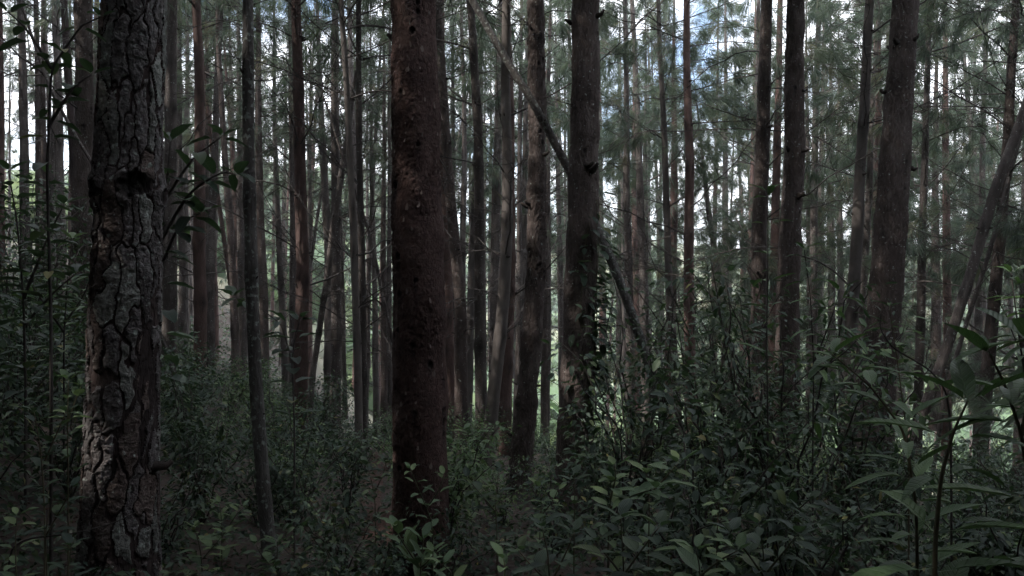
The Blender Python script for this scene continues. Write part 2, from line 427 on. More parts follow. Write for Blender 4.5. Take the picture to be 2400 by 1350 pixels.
def stub_mesh(seed):
    r = np.random.default_rng(seed); mb = MB()
    pts = np.array([[-0.02, 0, 0], [0.03, 0, 0.006], [0.06, 0.005, 0.014], [0.085, 0.01, 0.03]]) + r.normal(0, 0.004, (4, 3))
    tube(mb, pts, np.array([0.028, 0.022, 0.016, 0.009]), 7)
    return mb.mesh('branch_stub', [M_STUB])
STUBS = [stub_mesh(400 + i) for i in range(4)]

# ------------------------------------------------------------------ trunks
def smooth_noise(r, n, k):
    a = r.normal(0, 1, max(3, k)); return np.interp(np.linspace(0, len(a) - 1, n), np.arange(len(a)), a)

def path_points(pts, d, H, rng, lean=0.0):
    """world centre line of a trunk: through the seen points, down to the ground and up to its top"""
    w = np.array([P(px, py, d) for px, py in pts]); w = w[np.argsort(w[:, 2])]
    dn = w[1] - w[0]; dn /= dn[2]
    base = w[0].copy()
    for _ in range(40):
        g = gh(base[0], base[1])
        if base[2] <= g - 0.12: break
        base = base - dn * 0.1 * np.array([0.6, 0.6, 1])
    up = w[-1] - w[-2]; up /= up[2]
    top_z = base[2] + H
    ext = []
    p = w[-1].copy(); s = up.copy()
    while p[2] < top_z:
        s[:2] *= 0.9; p = p + s * 0.9; ext.append(p.copy())
    pts3 = [base] + list(w) + ext
    return np.array(pts3)

def catmull(pts, zs):
    z = pts[:, 2]
    out = np.zeros((len(zs), 3)); out[:, 2] = zs
    # smooth through dense linear interpolation then a box filter
    zz = np.linspace(z[0], z[-1], 400)
    for a in (0, 1):
        c = np.interp(zz, z, pts[:, a]); k = np.hanning(41); k /= k.sum()
        c = np.convolve(np.pad(c, 20, mode='reflect', reflect_type='odd'), k, 'valid')
        out[:, a] = np.interp(zs, zz, c)
    return out

def radius_at(r0, z, zref, H, zb, plain=False):
    """taper about the height at which the photo shows the width"""
    top = zb + H
    if plain: return r0 * np.clip((top - z) / (top - zref) , 0.1, 1.0) ** 0.35
    f = np.clip((top - z) / (top - zref), 0.06, None) ** 0.75
    flare = 1 + 0.28 * np.exp(-(z - zb) / 0.22)
    return r0 * f * flare

def worley(u, v, wrap, cu, cv, seed, jit=0.8):
    """F1, F2, cell id on a jittered brick lattice that wraps in u"""
    r = np.random.default_rng(seed)
    nu = max(3, int(round(wrap / cu))); cu = wrap / nu
    vmin = v.min() - 2 * cv; nv = int((v.max() - vmin) / cv) + 4
    ju = r.uniform(-0.5, 0.5, (nv, nu)) * jit; jv = r.uniform(-0.5, 0.5, (nv, nu)) * jit
    iu = np.floor(u / cu).astype(int); iv = np.floor((v - vmin) / cv).astype(int)
    f1 = np.full(u.shape, 9.0); f2 = np.full(u.shape, 9.0); idx = np.zeros(u.shape, int)
    for dv in (-1, 0, 1):
        for du in (-2, -1, 0, 1, 2):
            a = iu + du; b = np.clip(iv + dv, 0, nv - 1); am = a % nu
            pu = (a + 0.5 + 0.5 * (b % 2) + ju[b, am]) * cu; pv = vmin + (b + 0.5 + jv[b, am]) * cv
            ds = np.sqrt(((u - pu) / cu) ** 2 + ((v - pv) / cv) ** 2)
            i2 = b * nu + am
            new = ds < f1
            f2 = np.where(new, f1, np.minimum(f2, ds)); idx = np.where(new, i2, idx); f1 = np.where(new, ds, f1)
    return f1, f2, idx

def fnoise(u, v, wrap, su, sv, seed, octaves=3):
    r = np.random.default_rng(seed); out = np.zeros(u.shape); amp = 1
    for o in range(octaves):
        nu = max(2, int(wrap / su)); nv = int((v.max() - v.min()) / sv) + 3
        g = r.normal(0, 1, (nv, nu))
        a = u / wrap * nu; b = (v - v.min()) / sv
        i = np.floor(a).astype(int); j = np.floor(b).astype(int); fa = a - i; fb = b - j
        fa = fa * fa * (3 - 2 * fa); fb = fb * fb * (3 - 2 * fb)
        def G_(jj, ii): return g[np.clip(jj, 0, nv - 1), ii % nu]
        out += amp * ((G_(j, i) * (1 - fa) + G_(j, i + 1) * fa) * (1 - fb) + (G_(j + 1, i) * (1 - fa) + G_(j + 1, i + 1) * fa) * fb)
        amp *= 0.5; su /= 2; sv /= 2
    return out

def ring_grid(center, rad, nseg, a0=0.0):
    """centre (n,3), rad (n,nseg): vertices of a wrapped trunk grid"""
    ang = a0 + np.arange(nseg) * 2 * PI / nseg
    V = np.zeros((len(center), nseg, 3))
    V[..., 0] = center[:, None, 0] + rad * np.cos(ang); V[..., 1] = center[:, None, 1] + rad * np.sin(ang); V[..., 2] = center[:, None, 2]
    return V, ang

def grid_quads(n, nseg):
    i = np.arange(n - 1)[:, None] * nseg; j = np.arange(nseg)[None]; k = (j + 1) % nseg
    return np.stack([i + j, i + k, i + nseg + k, i + nseg + j], -1).reshape(-1, 4)

TREES = []     # (ref, image x at mid, depth, root)

def pine(spec):
    ref, label, pts, d, w, mat = spec[:6]
    o = dict(H=13.5, crown=6.3, dead=8, live=0, dmin=1.8, whorl=0.62, relief=None, cs=1.0, stubs=0, group='pine trees of the forest', name='pine_tree', cat='pine tree', nocrown=False)
    o.update(spec[6] if len(spec) > 6 else {})
    seed = sum(ord(c) * (i + 3) for i, c in enumerate(ref)) % 100000
    seed += o.get('seed', 0)
    r = np.random.default_rng(seed)
    cl = path_points(pts, d, o['H'], r)
    zb, H = cl[0, 2], cl[-1, 2] - cl[0, 2]
    near = o['relief'] is not None
    fine_ = o['relief'] == 'plates'
    nz = (860 if fine_ else 560) if near else (70 if d < 20 else 34)
    if near:
        zlim = CAM_Z + 740 / FPX * d
        zs = np.concatenate([np.linspace(zb, zlim, nz - 24)[:-1], np.linspace(zlim, zb + H, 25)])
    else:
        zs = np.linspace(zb, zb + H, nz)
    C = catmull(cl, zs)
    if d > 9:
        for a in (0, 1):
            C[:, a] += 0.016 * smooth_noise(r, len(zs), 6) * np.clip((zs - zb) / 1.5, 0, 1) + 0.006 * smooth_noise(r, len(zs), 16)
    zref = CAM_Z + (675 - 400) / FPX * d
    r0 = 0.5 * w * d / FPX
    R = radius_at(r0, zs, zref, H, zb, o['name'] == 'leaning_tree')
    nseg = (250 if fine_ else 150) if near else (14 if d < 20 else 8)
    # whorls: slight swellings with dark scars
    wz = []; z = zb + 0.5 + r.uniform(0, 0.4)
    while z < zb + H * 0.75:
        wz.append(z); z += o['whorl'] * r.uniform(0.7, 1.35)
    ang = np.arange(nseg) * 2 * PI / nseg
    rad = R[:, None] * (1 + 0.035 * np.sin(ang * 2 + r.uniform(0, 6))[None] + 0.03 * np.sin(ang * 3 + zs[:, None] * 0.9 + r.uniform(0, 6)))
    knot = np.zeros((len(zs), nseg))
    for z in wz:
        g = np.exp(-((zs - z) / (0.055 if d < 20 else 0.1)) ** 2)[:, None]
        br = 0.55 + 0.45 * np.cos(ang * r.integers(3, 6) + r.uniform(0, 6))[None]
        if not near:
            rad = rad * (1 + 0.14 * g)
            knot = np.maximum(knot, g * br * r.uniform(0.7, 1.0))
    root = thing(o['name'], label, o['cat'], C[0], o['group'])
    base = C[0].copy()
    Cl = C - base
    if near:
        build_near_trunk(root, o['relief'], Cl, rad, zs, nseg, mat, seed, zref)
    else:
        V, _ = ring_grid(Cl, rad, nseg, r.uniform(0, 6))
        obj('trunk', mesh_from('trunk', V.reshape(-1, 3), [grid_quads(len(zs), nseg)], [mat], True, None, {'knot': knot.ravel()}), root)
    def at(z):
        return np.array([np.interp(z, zs, Cl[:, a]) for a in range(3)]), float(np.interp(z, zs, R))
    if not o['nocrown']:
        cz = zb + o['crown'] * r.uniform(0.93, 1.07)
        c, _ = at(cz)
        s = (zb + H - cz + 0.3) / 7.5
        pool = DENSE if d < 9 or (d < 12.6 and P(1200, 0, d)[2] < cz - 1.2) else CROWNS
        k = obj('crown', pool[r.integers(len(pool))], root, c)
        if d < 12.6 and o['cs'] == 1.0: o['cs'] = 1.35
        k.scale = (o['cs'] * (0.75 + 0.25 * s),) * 2 + (s,)
        k.rotation_euler = (0, 0, r.uniform(0, 6.28))
    def put(name, me, z, az, sc, tilt=0.0):
        c, rr = at(z)
        q = obj(name, me, root, (c[0] + rr * 0.85 * math.cos(az), c[1] + rr * 0.85 * math.sin(az), c[2]))
        q.rotation_euler = (r.uniform(-0.5, 0.5), tilt, az); q.scale = (sc,) * 3
        return q
    vis = [z for z in wz if zb + o['dmin'] < z < CAM_Z + 720 / FPX * d]
    for _ in range(int(o['dead'] * (2.3 if d > 10 else 0.9)) if vis else 0):
        put('branch', DEAD[r.integers(len(DEAD))], vis[r.integers(len(vis))] + r.normal(0, 0.03), r.uniform(0, 6.28), r.uniform(0.6, 1.35) if d > 10 else r.uniform(0.25, 0.55), r.uniform(-0.4, 0.2))
    for _ in range(int(o['live'] * 2.2) if vis else 0):
        put('needle_branch', LIVE[r.integers(len(LIVE))], vis[r.integers(len(vis))] + r.normal(0, 0.1), r.uniform(0, 6.28), r.uniform(0.7, 1.1), r.uniform(-0.3, 0.3))
    seen = [z for z in wz if z > zb + 0.4 and z < CAM_Z + 700 / FPX * d]
    if d < 15:
        for _ in range(o['stubs'] or 7):
            if seen:
                put('branch_stub', STUBS[r.integers(4)], seen[r.integers(len(seen))] + r.normal(0, 0.015), r.uniform(PI, 2 * PI) if r.random() < 0.75 else r.uniform(0, PI), min(1.3, r0 / 0.1) * r.uniform(0.6, 1.1), r.uniform(-0.5, 0.3))
    xm = np.interp(500, [p[1] for p in sorted(pts, key=lambda q: q[1])], [p[0] for p in sorted(pts, key=lambda q: q[1])])
    TREES.append((ref, xm, d, root, C[0]))
    return root

def build_near_trunk(root, relief, Cl, rad, zs, nseg, mat, seed, zref):
    n = len(zs); Rm = float(rad[n // 3].mean()); wrap = 2 * PI * Rm
    U, V = np.meshgrid(np.arange(nseg) * wrap / nseg, zs)
    kn = np.zeros(U.shape)
    ang = np.arange(nseg) * 2 * PI / nseg
    if relief == 'plates':
        wu = fnoise(U, V, wrap, 0.11, 0.20, seed, 3) * 0.020; wvv = fnoise(U, V, wrap, 0.08, 0.10, seed + 1, 3) * 0.020
        wu2 = wu + fnoise(U, V, wrap, 0.035, 0.05, seed + 31, 2) * 0.006
        f1, f2, idx = worley(U + wu2 * 0.9, V + wvv * 1.5, wrap, 0.066, 0.26, seed, 1.0)
        g1, g2, idx2 = worley(U + wu2 * 1.6, V + wvv * 1.5, wrap, 0.030, 0.040, seed + 5, 1.0)
        edge = f2 - f1
        wide = 0.09 + 0.10 * np.clip(fnoise(U, V, wrap, 0.15, 0.3, seed + 12, 2), -0.6, 1.2)
        body = np.clip((edge - wide) / 0.07, 0, 1)
        hcell = np.random.default_rng(seed + 2).uniform(0.55, 1.0, idx.max() + 1)[idx]
        hsub = np.random.default_rng(seed + 3).uniform(-1, 1, idx2.max() + 1)[idx2]
        sube = np.clip((g2 - g1) / 0.22, 0, 1)
        fine = fnoise(U, V, wrap, 0.018, 0.014, seed + 9, 3)
        dome = np.clip((edge - wide) / 0.5, 0, 1)
        disp = 0.0085 * body * hcell + 0.004 * dome + body * (0.0030 * hsub + 0.0022 * sube + 0.0006 * fine) + 0.0008 * fine
        disp -= 0.010
        # swollen collar with the big knot hole and two stubs
        zk = CAM_Z + (675 - 445) / FPX * 3.6
        disp += 0.016 * np.exp(-((V - zk) / 0.08) ** 2)
        front = math.atan2(-3.6, 1.78)
        for (da, dz, s, dep) in ((0.03, 0.01, 0.057, 0.034), (-1.15, -0.02, 0.05, 0.02), (1.25, -0.03, 0.04, 0.012)):
            a = (ang - (front + da) + PI) % (2 * PI) - PI
            q = np.sqrt((a[None] * Rm / s) ** 2 + ((V - zk - dz) / (s * 0.8)) ** 2)
            q = q * (1 + 0.22 * fnoise(U, V, wrap, 0.05, 0.05, seed + 40, 2))
            hole = np.exp(-q ** 3)
            disp += 0.007 * np.exp(-((q - 1.3) / 0.5) ** 2) - dep * hole
            kn = np.maximum(kn, np.clip(np.exp(-(q / 1.08) ** 6), 0, 1))
        rr = rad + disp
        Vt, _ = ring_grid(Cl, rr, nseg)
        Vt = Vt.reshape(-1, 3); Q = grid_quads(n, nseg)
        qid = idx.ravel()[Q[:, 0]]; qb = (body.ravel()[Q] > 0.02).all(1) & (kn.ravel()[Q].max(1) < 0.3)
        same = (idx.ravel()[Q] == qid[:, None]).all(1)
        plate = qb & same
        vmid = V.ravel()[Q[:, 0]]; amid = ang[Q[:, 0] % nseg]
        facing = np.cos(amid - math.atan2(-3.6, 1.78)) > -0.3
        plate &= facing & (vmid < CAM_Z + 720 / FPX * 3.6)
        used = np.unique(Q[~plate])
        def cut(sel):
            vv, inv = np.unique(Q[sel], return_inverse=True)
            return vv, inv.reshape(-1, 4)
        vv, qq = cut(~plate)
        obj('trunk', mesh_from('trunk', Vt[vv], [qq], [M_FURROW], True, None, {'knot': kn.ravel()[vv]}), root)
        ids, cnt = np.unique(qid[plate], return_counts=True)
        order = ids[np.argsort(-cnt)]
        small = []; pm = [M_PLATE, M_PLATEB, M_PLATEL]; prng = np.random.default_rng(4)
        for c in order[:290]:
            sel = np.flatnonzero(plate & (qid == c))
            vv, fq = cut(sel); lab = np.arange(len(vv))
            for _ in range(80):                       # keep only the largest connected piece
                mn = lab[fq].min(1); new = lab.copy(); np.minimum.at(new, fq.ravel(), np.repeat(mn, 4))
                if (new == lab).all(): break
                lab = new
            fl = lab[fq[:, 0]]; u, k = np.unique(fl, return_counts=True); main = u[k.argmax()]
            small.append(sel[fl != main]); sel = sel[fl == main]
            vv, qq = cut(sel)
            obj('bark_plate', mesh_from('bark_plate', Vt[vv], [qq], [pm[prng.choice(3, p=[0.55, 0.33, 0.12])]], False, None, {'knot': kn.ravel()[vv]}), root)
        rest = plate & ~np.isin(qid, order[:290])
        rest[np.concatenate(small)] = True
        if rest.any():
            vv, qq = cut(rest)
            obj('bark_plates', mesh_from('bark_plates', Vt[vv], [qq], [M_PLATE], True, None, {'knot': kn.ravel()[vv]}), root, kind='stuff')
        return
    p = dict(scaly=(0.024, 0.036, 0.0042, 0.0022), furrow=(0.022, 0.06, 0.007, 0.002), mild=(0.03, 0.05, 0.0035, 0.0015))[relief]
    wu = fnoise(U, V, wrap, 0.08, 0.12, seed, 3) * 0.012; wvv = fnoise(U, V, wrap, 0.06, 0.08, seed + 1, 3) * 0.014
    f1, f2, idx = worley(U + wu, V + wvv, wrap, p[0], p[1], seed, 0.95)
    body = np.clip((f2 - f1 - 0.06) / 0.3, 0, 1)
    hc = np.random.default_rng(seed + 2).uniform(0.0, 1.0, idx.max() + 1)[idx]
    amp = 0.5 + 0.5 * np.clip(fnoise(U, V, wrap, 0.25, 0.5, seed + 4, 2) * 0.6 + 0.6, 0, 1.6)
    fine = fnoise(U, V, wrap, 0.015, 0.015, seed + 8, 2)
    amp = amp * (0.35 + 1.3 * np.clip(fnoise(U, V, wrap, 0.16, 0.35, seed + 14, 3) * 0.9 + 0.3, 0, 1))
    disp = (p[2] * body * (0.35 + hc)) * amp + p[3] * fine * 0.6 + 0.006 * fnoise(U, V, wrap, 0.2, 0.25, seed + 6, 2)
    rr_ = np.random.default_rng(seed + 20)
    for _ in range(34 if relief == 'scaly' else 14):
        a0 = rr_.uniform(PI * 0.9, PI * 2.1); z0 = rr_.uniform(zs[0] + 0.3, zs[int(n * 0.93)]); s = rr_.uniform(0.010, 0.024)
        a = (ang - a0 + PI) % (2 * PI) - PI
        q = np.sqrt((a[None] * Rm / s) ** 2 + ((V - z0) / (s * 1.15)) ** 2)
        disp += 0.003 * np.exp(-((q - 1.3) / 0.5) ** 2) - 0.012 * np.exp(-q ** 4)
        kn = np.maximum(kn, np.exp(-(q / 1.2) ** 4) * rr_.uniform(0.6, 1.0))
        kn = np.maximum(kn, 0.5 * np.exp(-(a[None] * Rm / (s * 0.8)) ** 2) * np.exp(-((V - z0 + s * 2) / (s * 3)) ** 2))
    if relief == 'furrow':
        for z0 in np.arange(zs[0] + 0.4, zs[int(n * 0.93)], 0.75):
            g = np.exp(-((V - z0 - 0.1 * np.sin(z0 * 9)) / 0.05) ** 2)
            disp += 0.006 * g; kn = np.maximum(kn, 0.55 * g * (0.5 + 0.5 * np.cos(ang * 4 + z0 * 7))[None])
    Vt, _ = ring_grid(Cl, rad + disp, nseg)
    obj('trunk', mesh_from('trunk', Vt.reshape(-1, 3), [grid_quads(n, nseg)], [mat], True, None, {'knot': kn.ravel()}), root)
    if relief == 'scaly':
        # curled flakes that peel off the trunk, a part each
        me = []
        for k in range(5):
            q = np.random.default_rng(900 + k); m = 5
            t = np.linspace(0, 1, m); wd = 0.5 * np.array([0.7, 1.0, 0.9, 0.7, 0.25]) * q.uniform(0.8, 1.2, m)
            out = 0.02 + 0.45 * (1 - t) ** 2.2 * q.uniform(0.5, 1.2)
            Vv = np.stack([np.stack([out * 0.9, s * wd + q.normal(0, 0.05, m), (0.5 - t) * -1.7], -1) for s in (-1, 0, 1)], 1)
            Vv[:, 1, 0] += 0.08
            i = (np.arange(m - 1)[:, None] * 3 + np.arange(2)[None]).ravel()
            bk = Vv.copy(); bk[..., 0] -= 0.10
            allv = np.concatenate([Vv.reshape(-1, 3), bk.reshape(-1, 3)])
            qd = np.stack([i, i + 1, i + 4, i + 3], -1)
            qs = [qd, qd[:, ::-1] + 15]
            rim = [0, 3, 6, 9, 12, 13, 14, 11, 8, 5, 2, 1]
            qs.append(np.array([[rim[k2], rim[(k2 + 1) % 12], rim[(k2 + 1) % 12] + 15, rim[k2] + 15] for k2 in range(12)]))
            me.append(mesh_from('bark_flake', allv * 0.026, [np.concatenate(qs)], [M_FLAKE], False))
        for _ in range(130):
            zi = rr_.integers(10, int(n * 0.94)); ai = rr_.integers(0, nseg)
            if math.sin(ang[ai]) > 0.3: continue
            v = Vt[zi, ai]; f = obj('bark_flake', me[rr_.integers(5)], root, v)
            f.rotation_euler = (rr_.normal(0, 0.15), rr_.normal(0, 0.1), ang[ai] + rr_.normal(0, 0.3))
            s = rr_.uniform(0.35, 1.0); f.scale = (s * rr_.uniform(0.5, 1), s * rr_.uniform(0.6, 1.1), s)

NEAR = dict(dead=0, stubs=1, cs=1.9)
SPECS = [
 ('rough pine', 'nearest thick pine with deeply furrowed grey plated bark and a black knot hole', [(318, 0), (305, 300), (297, 660), (287, 950), (275, 1350)], 3.6, 150, M_PLATE, dict(relief='plates', crown=7.5, **NEAR)),
 ('red pine', 'thick dark reddish pine with scaly flaking bark standing beside the path', [(967, 0), (975, 400), (985, 900), (988, 1300)], 4.75, 115, M_RED, dict(relief='scaly', crown=7.5, **NEAR)),
 ('vine pine', 'grey scaly pine whose lower trunk is overgrown by a green climber', [(1374, 0), (1370, 300), (1364, 600), (1352, 900), (1342, 1200)], 7.2, 71, M_BROWN, dict(relief='mild', crown=7, cs=1.6, dead=5, stubs=6, dmin=3.2)),
 ('furrowed pine', 'pine with finely furrowed bark whose trunk bends left towards its foot', [(1255, 0), (1260, 300), (1258, 600), (1247, 800), (1229, 1000), (1212, 1180)], 8.2, 43, M_BROWN, dict(relief='furrow', cs=1.5, dead=8, dmin=3)),
 ('curved pine', 'smooth slender pine whose foot sweeps left in front of a reddish pine', [(1187, 0), (1188, 400), (1184, 600), (1170, 800), (1153, 940)], 11, 24, M_SMOOTH, {}),
 ('ringed pine', 'dark slim pine with ring-like knots between the thick red pine and smooth curved pine', [(1098, 0), (1108, 100), (1121, 300), (1122, 600), (1125, 900)], 12, 22, M_GREY, {}),
 ('thin pale pine', 'very thin pale pine just left of the dark ring-knotted pine', [(1079, 0), (1088, 400), (1086, 600), (1083, 900)], 18, 12, M_GREY, {}),
 ('barky pine', 'rough-barked slim pine one step right of the thick red pine', [(1030, 100), (1048, 400), (1066, 600), (1078, 720), (1080, 950)], 13, 23, M_BROWN, {}),
 ('half hidden pine', 'reddish slim pine half hidden by the right edge of the thick red pine', [(1036, 100), (1041, 300), (1050, 700), (1052, 950)], 14, 20, M_REDFAR, {}),
 ('dark thin pine', 'thin dark pine rising above the rough-barked pine beside the red pine', [(1058, 0), (1060, 300), (1064, 650), (1070, 900)], 20, 10, M_GREY, {}),
 ('straight red pine', 'straight reddish pine directly behind the smooth pine with curved foot', [(1188, 0), (1190, 300), (1195, 600), (1191, 800), (1186, 960)], 13, 24, M_REDFAR, {}),
 ('pale straight pine', 'pale thin straight pine just left of the finely furrowed pine', [(1235, 0), (1230, 400), (1224, 650), (1213, 900)], 20, 13, M_SMOOTH, {}),
 ('small red pine', 'thin reddish pine between the ring-knotted pine and the smooth curved pine', [(1165, 0), (1162, 400), (1158, 700), (1156, 900)], 22, 12, M_REDFAR, {}),
 ('thin grey pine', 'thin grey pine close behind the right side of the finely furrowed pine', [(1288, 0), (1285, 400), (1281, 800), (1278, 950)], 22, 10, M_GREY, {}),
 ('knobbly thin pine', 'knobbly thin pine midway between the furrowed pine and the vine-covered pine', [(1303, 0), (1308, 400), (1314, 700), (1318, 900)], 25, 9, M_GREY, {}),
 ('hidden dark pine', 'dark pine showing only as a sliver left of the upper vine-covered pine', [(1331, 0), (1336, 200), (1338, 500), (1340, 850)], 20, 14, M_GREY, {}),
 ('slanted pine', 'long leaning trunk slanting across from upper left behind the vine-covered pine', [(1106, 0), (1180, 130), (1250, 240), (1335, 400), (1405, 545), (1450, 650), (1490, 760), (1545, 930)], 7.5, 22, M_PALE, dict(H=6.5, nocrown=True, dead=3, dmin=2.0, name='leaning_tree', cat='tree', stubs=2)),
 ('branchy pine', 'grey slim pine first to the right of the vine-covered pine', [(1463, 0), (1470, 300), (1474, 600), (1476, 760)], 16, 15, M_GREY, dict(dead=14, dmin=1, live=4)),
 ('forked whorl pine', 'bent slim pine carrying a spreading whorl of dead branches', [(1541, 0), (1552, 250), (1561, 480), (1568, 650), (1583, 880)], 15, 14, M_SMOOTH, dict(dead=20, dmin=1, live=3)),
 ('blurred pine', 'faint straight pine close behind the bent pine with the branch whorl', [(1581, 0), (1579, 300), (1576, 600), (1572, 850)], 20, 17, M_REDFAR, dict(dead=10, live=5)),
 ('ruddy pine', 'ruddy straight pine with evenly spaced dark knots right of the bent pine', [(1612, 0), (1614, 400), (1619, 700), (1622, 900)], 13.6, 20, M_REDFAR, dict(dead=12, live=2)),
 ('pink pine', 'pinkish sunlit thin pine far behind the grey slim pine', [(1484, 0), (1487, 400), (1489, 600), (1490, 760)], 25, 13, M_REDFAR, dict(dead=6, live=4)),
 ('tilted thin pine', 'thin tilted pine leaning left right of the ruddy straight pine', [(1625, 150), (1643, 350), (1662, 500), (1684, 640), (1700, 760)], 21, 9, M_GREY, dict(dead=14, live=5, H=11)),
 ('paired pine', 'grey pine forming a close pair with the thick dark pine to its right', [(1796, 0), (1791, 200), (1787, 500), (1785, 750)], 11.3, 32, M_BROWN, dict(crown=7.8, dead=9)),
 ('sliver pine', 'thin pine visible along the left edge of the grey paired pine', [(1779, 0), (1776, 300), (1773, 600), (1771, 850)], 17, 14, M_GREY, dict(dead=10, live=3)),
 ('gap pine', 'reddish thin pine standing in the gap of the close pair', [(1830, 0), (1826, 200), (1819, 500), (1813, 760)], 15.5, 17, M_REDFAR, dict(dead=5)),
 ('thick dark pine', 'thick dark grey pine right of the close grey paired pine', [(1857, 0), (1855, 400), (1848, 700), (1843, 850)], 9.6, 48, M_BROWN, dict(crown=7.6, relief='mild', cs=1.5, dead=5, dmin=3, stubs=8)),
 ('thin dark pine', 'very thin dark pine just right of the thick dark grey pine', [(1890, 0), (1893, 300), (1895, 600), (1897, 850)], 19, 10, M_GREY, dict(dead=10, live=4)),
 ('low pale pine', 'pale thin pine in the middle of the gap left of the twin leaning pines', [(1965, 0), (1967, 400), (1970, 650), (1974, 850)], 22, 10, M_SMOOTH, dict(dead=10, live=6)),
 ('twin front pine', 'slim knotted pine leaning right, front one of a leaning twin pair', [(2039, 0), (2022, 300), (2004, 600), (1988, 840)], 11, 24, M_SMOOTH, dict(crown=7.8, dead=8, stubs=16)),
 ('twin rear pine', 'thinner rear pine of the twin pair leaning right', [(2067, 0), (2042, 300), (2026, 600), (2014, 840)], 15.5, 13, M_GREY, dict(dead=8)),
 ('big leaning pine', 'thick dark pine with flaky edges leaning slightly right above dense shrubs', [(2124, 0), (2104, 300), (2082, 600), (2062, 830)], 8.3, 66, M_BROWN, dict(seed=3, crown=8.0, relief='mild', cs=1.6, dead=4, dmin=3.2, stubs=6)),
 ('slim branched pine', 'slim grey pine with curved side branches right of the thick leaning dark pine', [(2180, 0), (2172, 250), (2164, 500), (2158, 750), (2150, 950)], 14, 15, M_GREY, dict(dead=22, live=6, dmin=1)),
 ('right leaning tree', 'dark curved trunk leaning strongly right with long bare side branches', [(2445, 130), (2395, 290), (2340, 430), (2288, 610), (2228, 800), (2170, 960), (2115, 1110)], 9.5, 24, M_GREY, dict(H=11, crown=8.4, dead=14, dmin=1.2, name='leaning_tree', cat='tree')),
 ('thin leaning tree', 'thin trunk leaning right close behind the dark strongly leaning trunk', [(2372, 400), (2320, 590), (2256, 800), (2215, 940)], 12, 10, M_GREY, dict(H=9, crown=7.2, dead=6, name='leaning_tree', cat='tree')),
 ('far right pine', 'brown pine behind the strongly leaning trunk before the bright clearing', [(2385, 0), (2366, 330), (2342, 580), (2320, 800), (2306, 940)], 12.5, 22, M_BROWN, dict(dead=14, live=5)),
 ('edge stub pine', 'pine cut off by the right edge of the view above the large leaves', [(2450, 0), (2420, 500), (2398, 900), (2392, 1000)], 12, 22, M_GREY, dict(dead=10, live=3)),
 ('grey rear pine', 'grey straight pine half hidden by the right side of the rough furrowed pine', [(399, 0), (397, 300), (396, 600), (396, 760)], 13, 29, M_GREY, {}),
 ('dark sliver pine', 'thin very dark pine just right of the half hidden grey pine', [(418, 0), (420, 300), (424, 600), (426, 700)], 19, 14, M_GREY, {}),
 ('first ruddy pine', 'ruddy straight pine between the rough furrowed pine and the pale slender pine', [(460, 0), (466, 150), (468, 400), (467, 660)], 13, 25, M_REDFAR, dict(stubs=3)),
 ('ruddy shadow pine', 'thin dark pine tucked against the right side of the ruddy straight pine', [(484, 0), (486, 400), (489, 680)], 20, 11, M_BROWN, {}),
 ('left bent pine', 'dark thin pine that drifts right downward left of the pale slender pine', [(508, 0), (514, 150), (532, 400), (545, 640)], 17, 14, M_BROWN, {}),
 ('short tilted pine', 'thin ruddy pine tilted left, crossing behind the dark drifting pine', [(488, 250), (510, 440), (538, 640), (546, 690)], 19, 9, M_REDFAR, {}),
 ('pale slender pine', 'pale slender near pine with speckled bark leaning left, its foot among leaves', [(581, 0), (582, 300), (588, 600), (597, 850), (612, 1080), (632, 1290)], 4.7, 28, M_PALE, dict(H=10, dead=3, dmin=2.2, stubs=4)),
 ('smoky pine', 'dark slim pine close behind the right side of the pale slender pine', [(603, 0), (605, 250), (610, 500), (616, 700)], 17.5, 16, M_BROWN, {}),
 ('faint pale pine', 'faint pale thin pine midway between pale slender pine and knotted brown pine', [(640, 0), (644, 300), (656, 600), (668, 820)], 21, 11, M_SMOOTH, {}),
 ('black thin pine', 'thin blackish pine along the left edge of the knotted brown pine', [(678, 0), (683, 300), (688, 600), (690, 800)], 18, 13, M_BROWN, {}),
 ('knotted brown pine', 'brown pine with many small knots left of the middle, foot in shrubs', [(693, 0), (701, 250), (708, 600), (708, 850), (704, 1000)], 11.5, 27, M_REDFAR, dict(stubs=14)),
 ('fading pine', 'fading greyish pine between the knotted brown pine and the ringed grey pine', [(745, 0), (758, 330), (770, 600), (772, 850)], 20, 15, M_SMOOTH, {}),
 ('ringed grey pine', 'straight dark grey pine with ring knots midway between brown knotted and thick red pines', [(786, 0), (787, 300), (788, 600), (786, 900), (784, 1000)], 13.5, 20, M_GREY, dict(stubs=8)),
 ('swaying pine', 'slender swaying pine right beside the straight ringed grey pine', [(798, 0), (809, 200), (819, 400), (829, 620), (838, 850), (844, 1150)], 10.5, 15, M_SMOOTH, {}),
 ('dark path pine', 'slender dark pine standing in the path hollow left of the thick red pine', [(846, 0), (849, 400), (853, 600), (854, 800), (851, 1050)], 11, 15, M_GREY, dict(dead=12)),
 ('crooked thin tree', 'crooked thin dark trunk leaning left across the bright gap beside the red pine', [(800, 350), (835, 450), (872, 560), (896, 680), (918, 790), (930, 860)], 12, 8, M_GREY, dict(H=5.5, nocrown=True, dead=5, dmin=1, name='leaning_tree', cat='tree')),
 ('gap pole', 'thin straight pine in the bright gap left of the thick red pine', [(897, 0), (898, 300), (899, 600), (900, 850)], 20, 10, M_BROWN, {}),
 ('edge pole', 'thin straight pine nearest the left edge of the thick red pine', [(913, 0), (914, 300), (914, 600), (916, 850)], 19, 9, M_GREY, {}),
 ('inner pole', 'thin pale pole between the dark path pine and the bright gap', [(868, 0), (872, 400), (879, 700), (884, 900)], 22, 9, M_SMOOTH, {}),
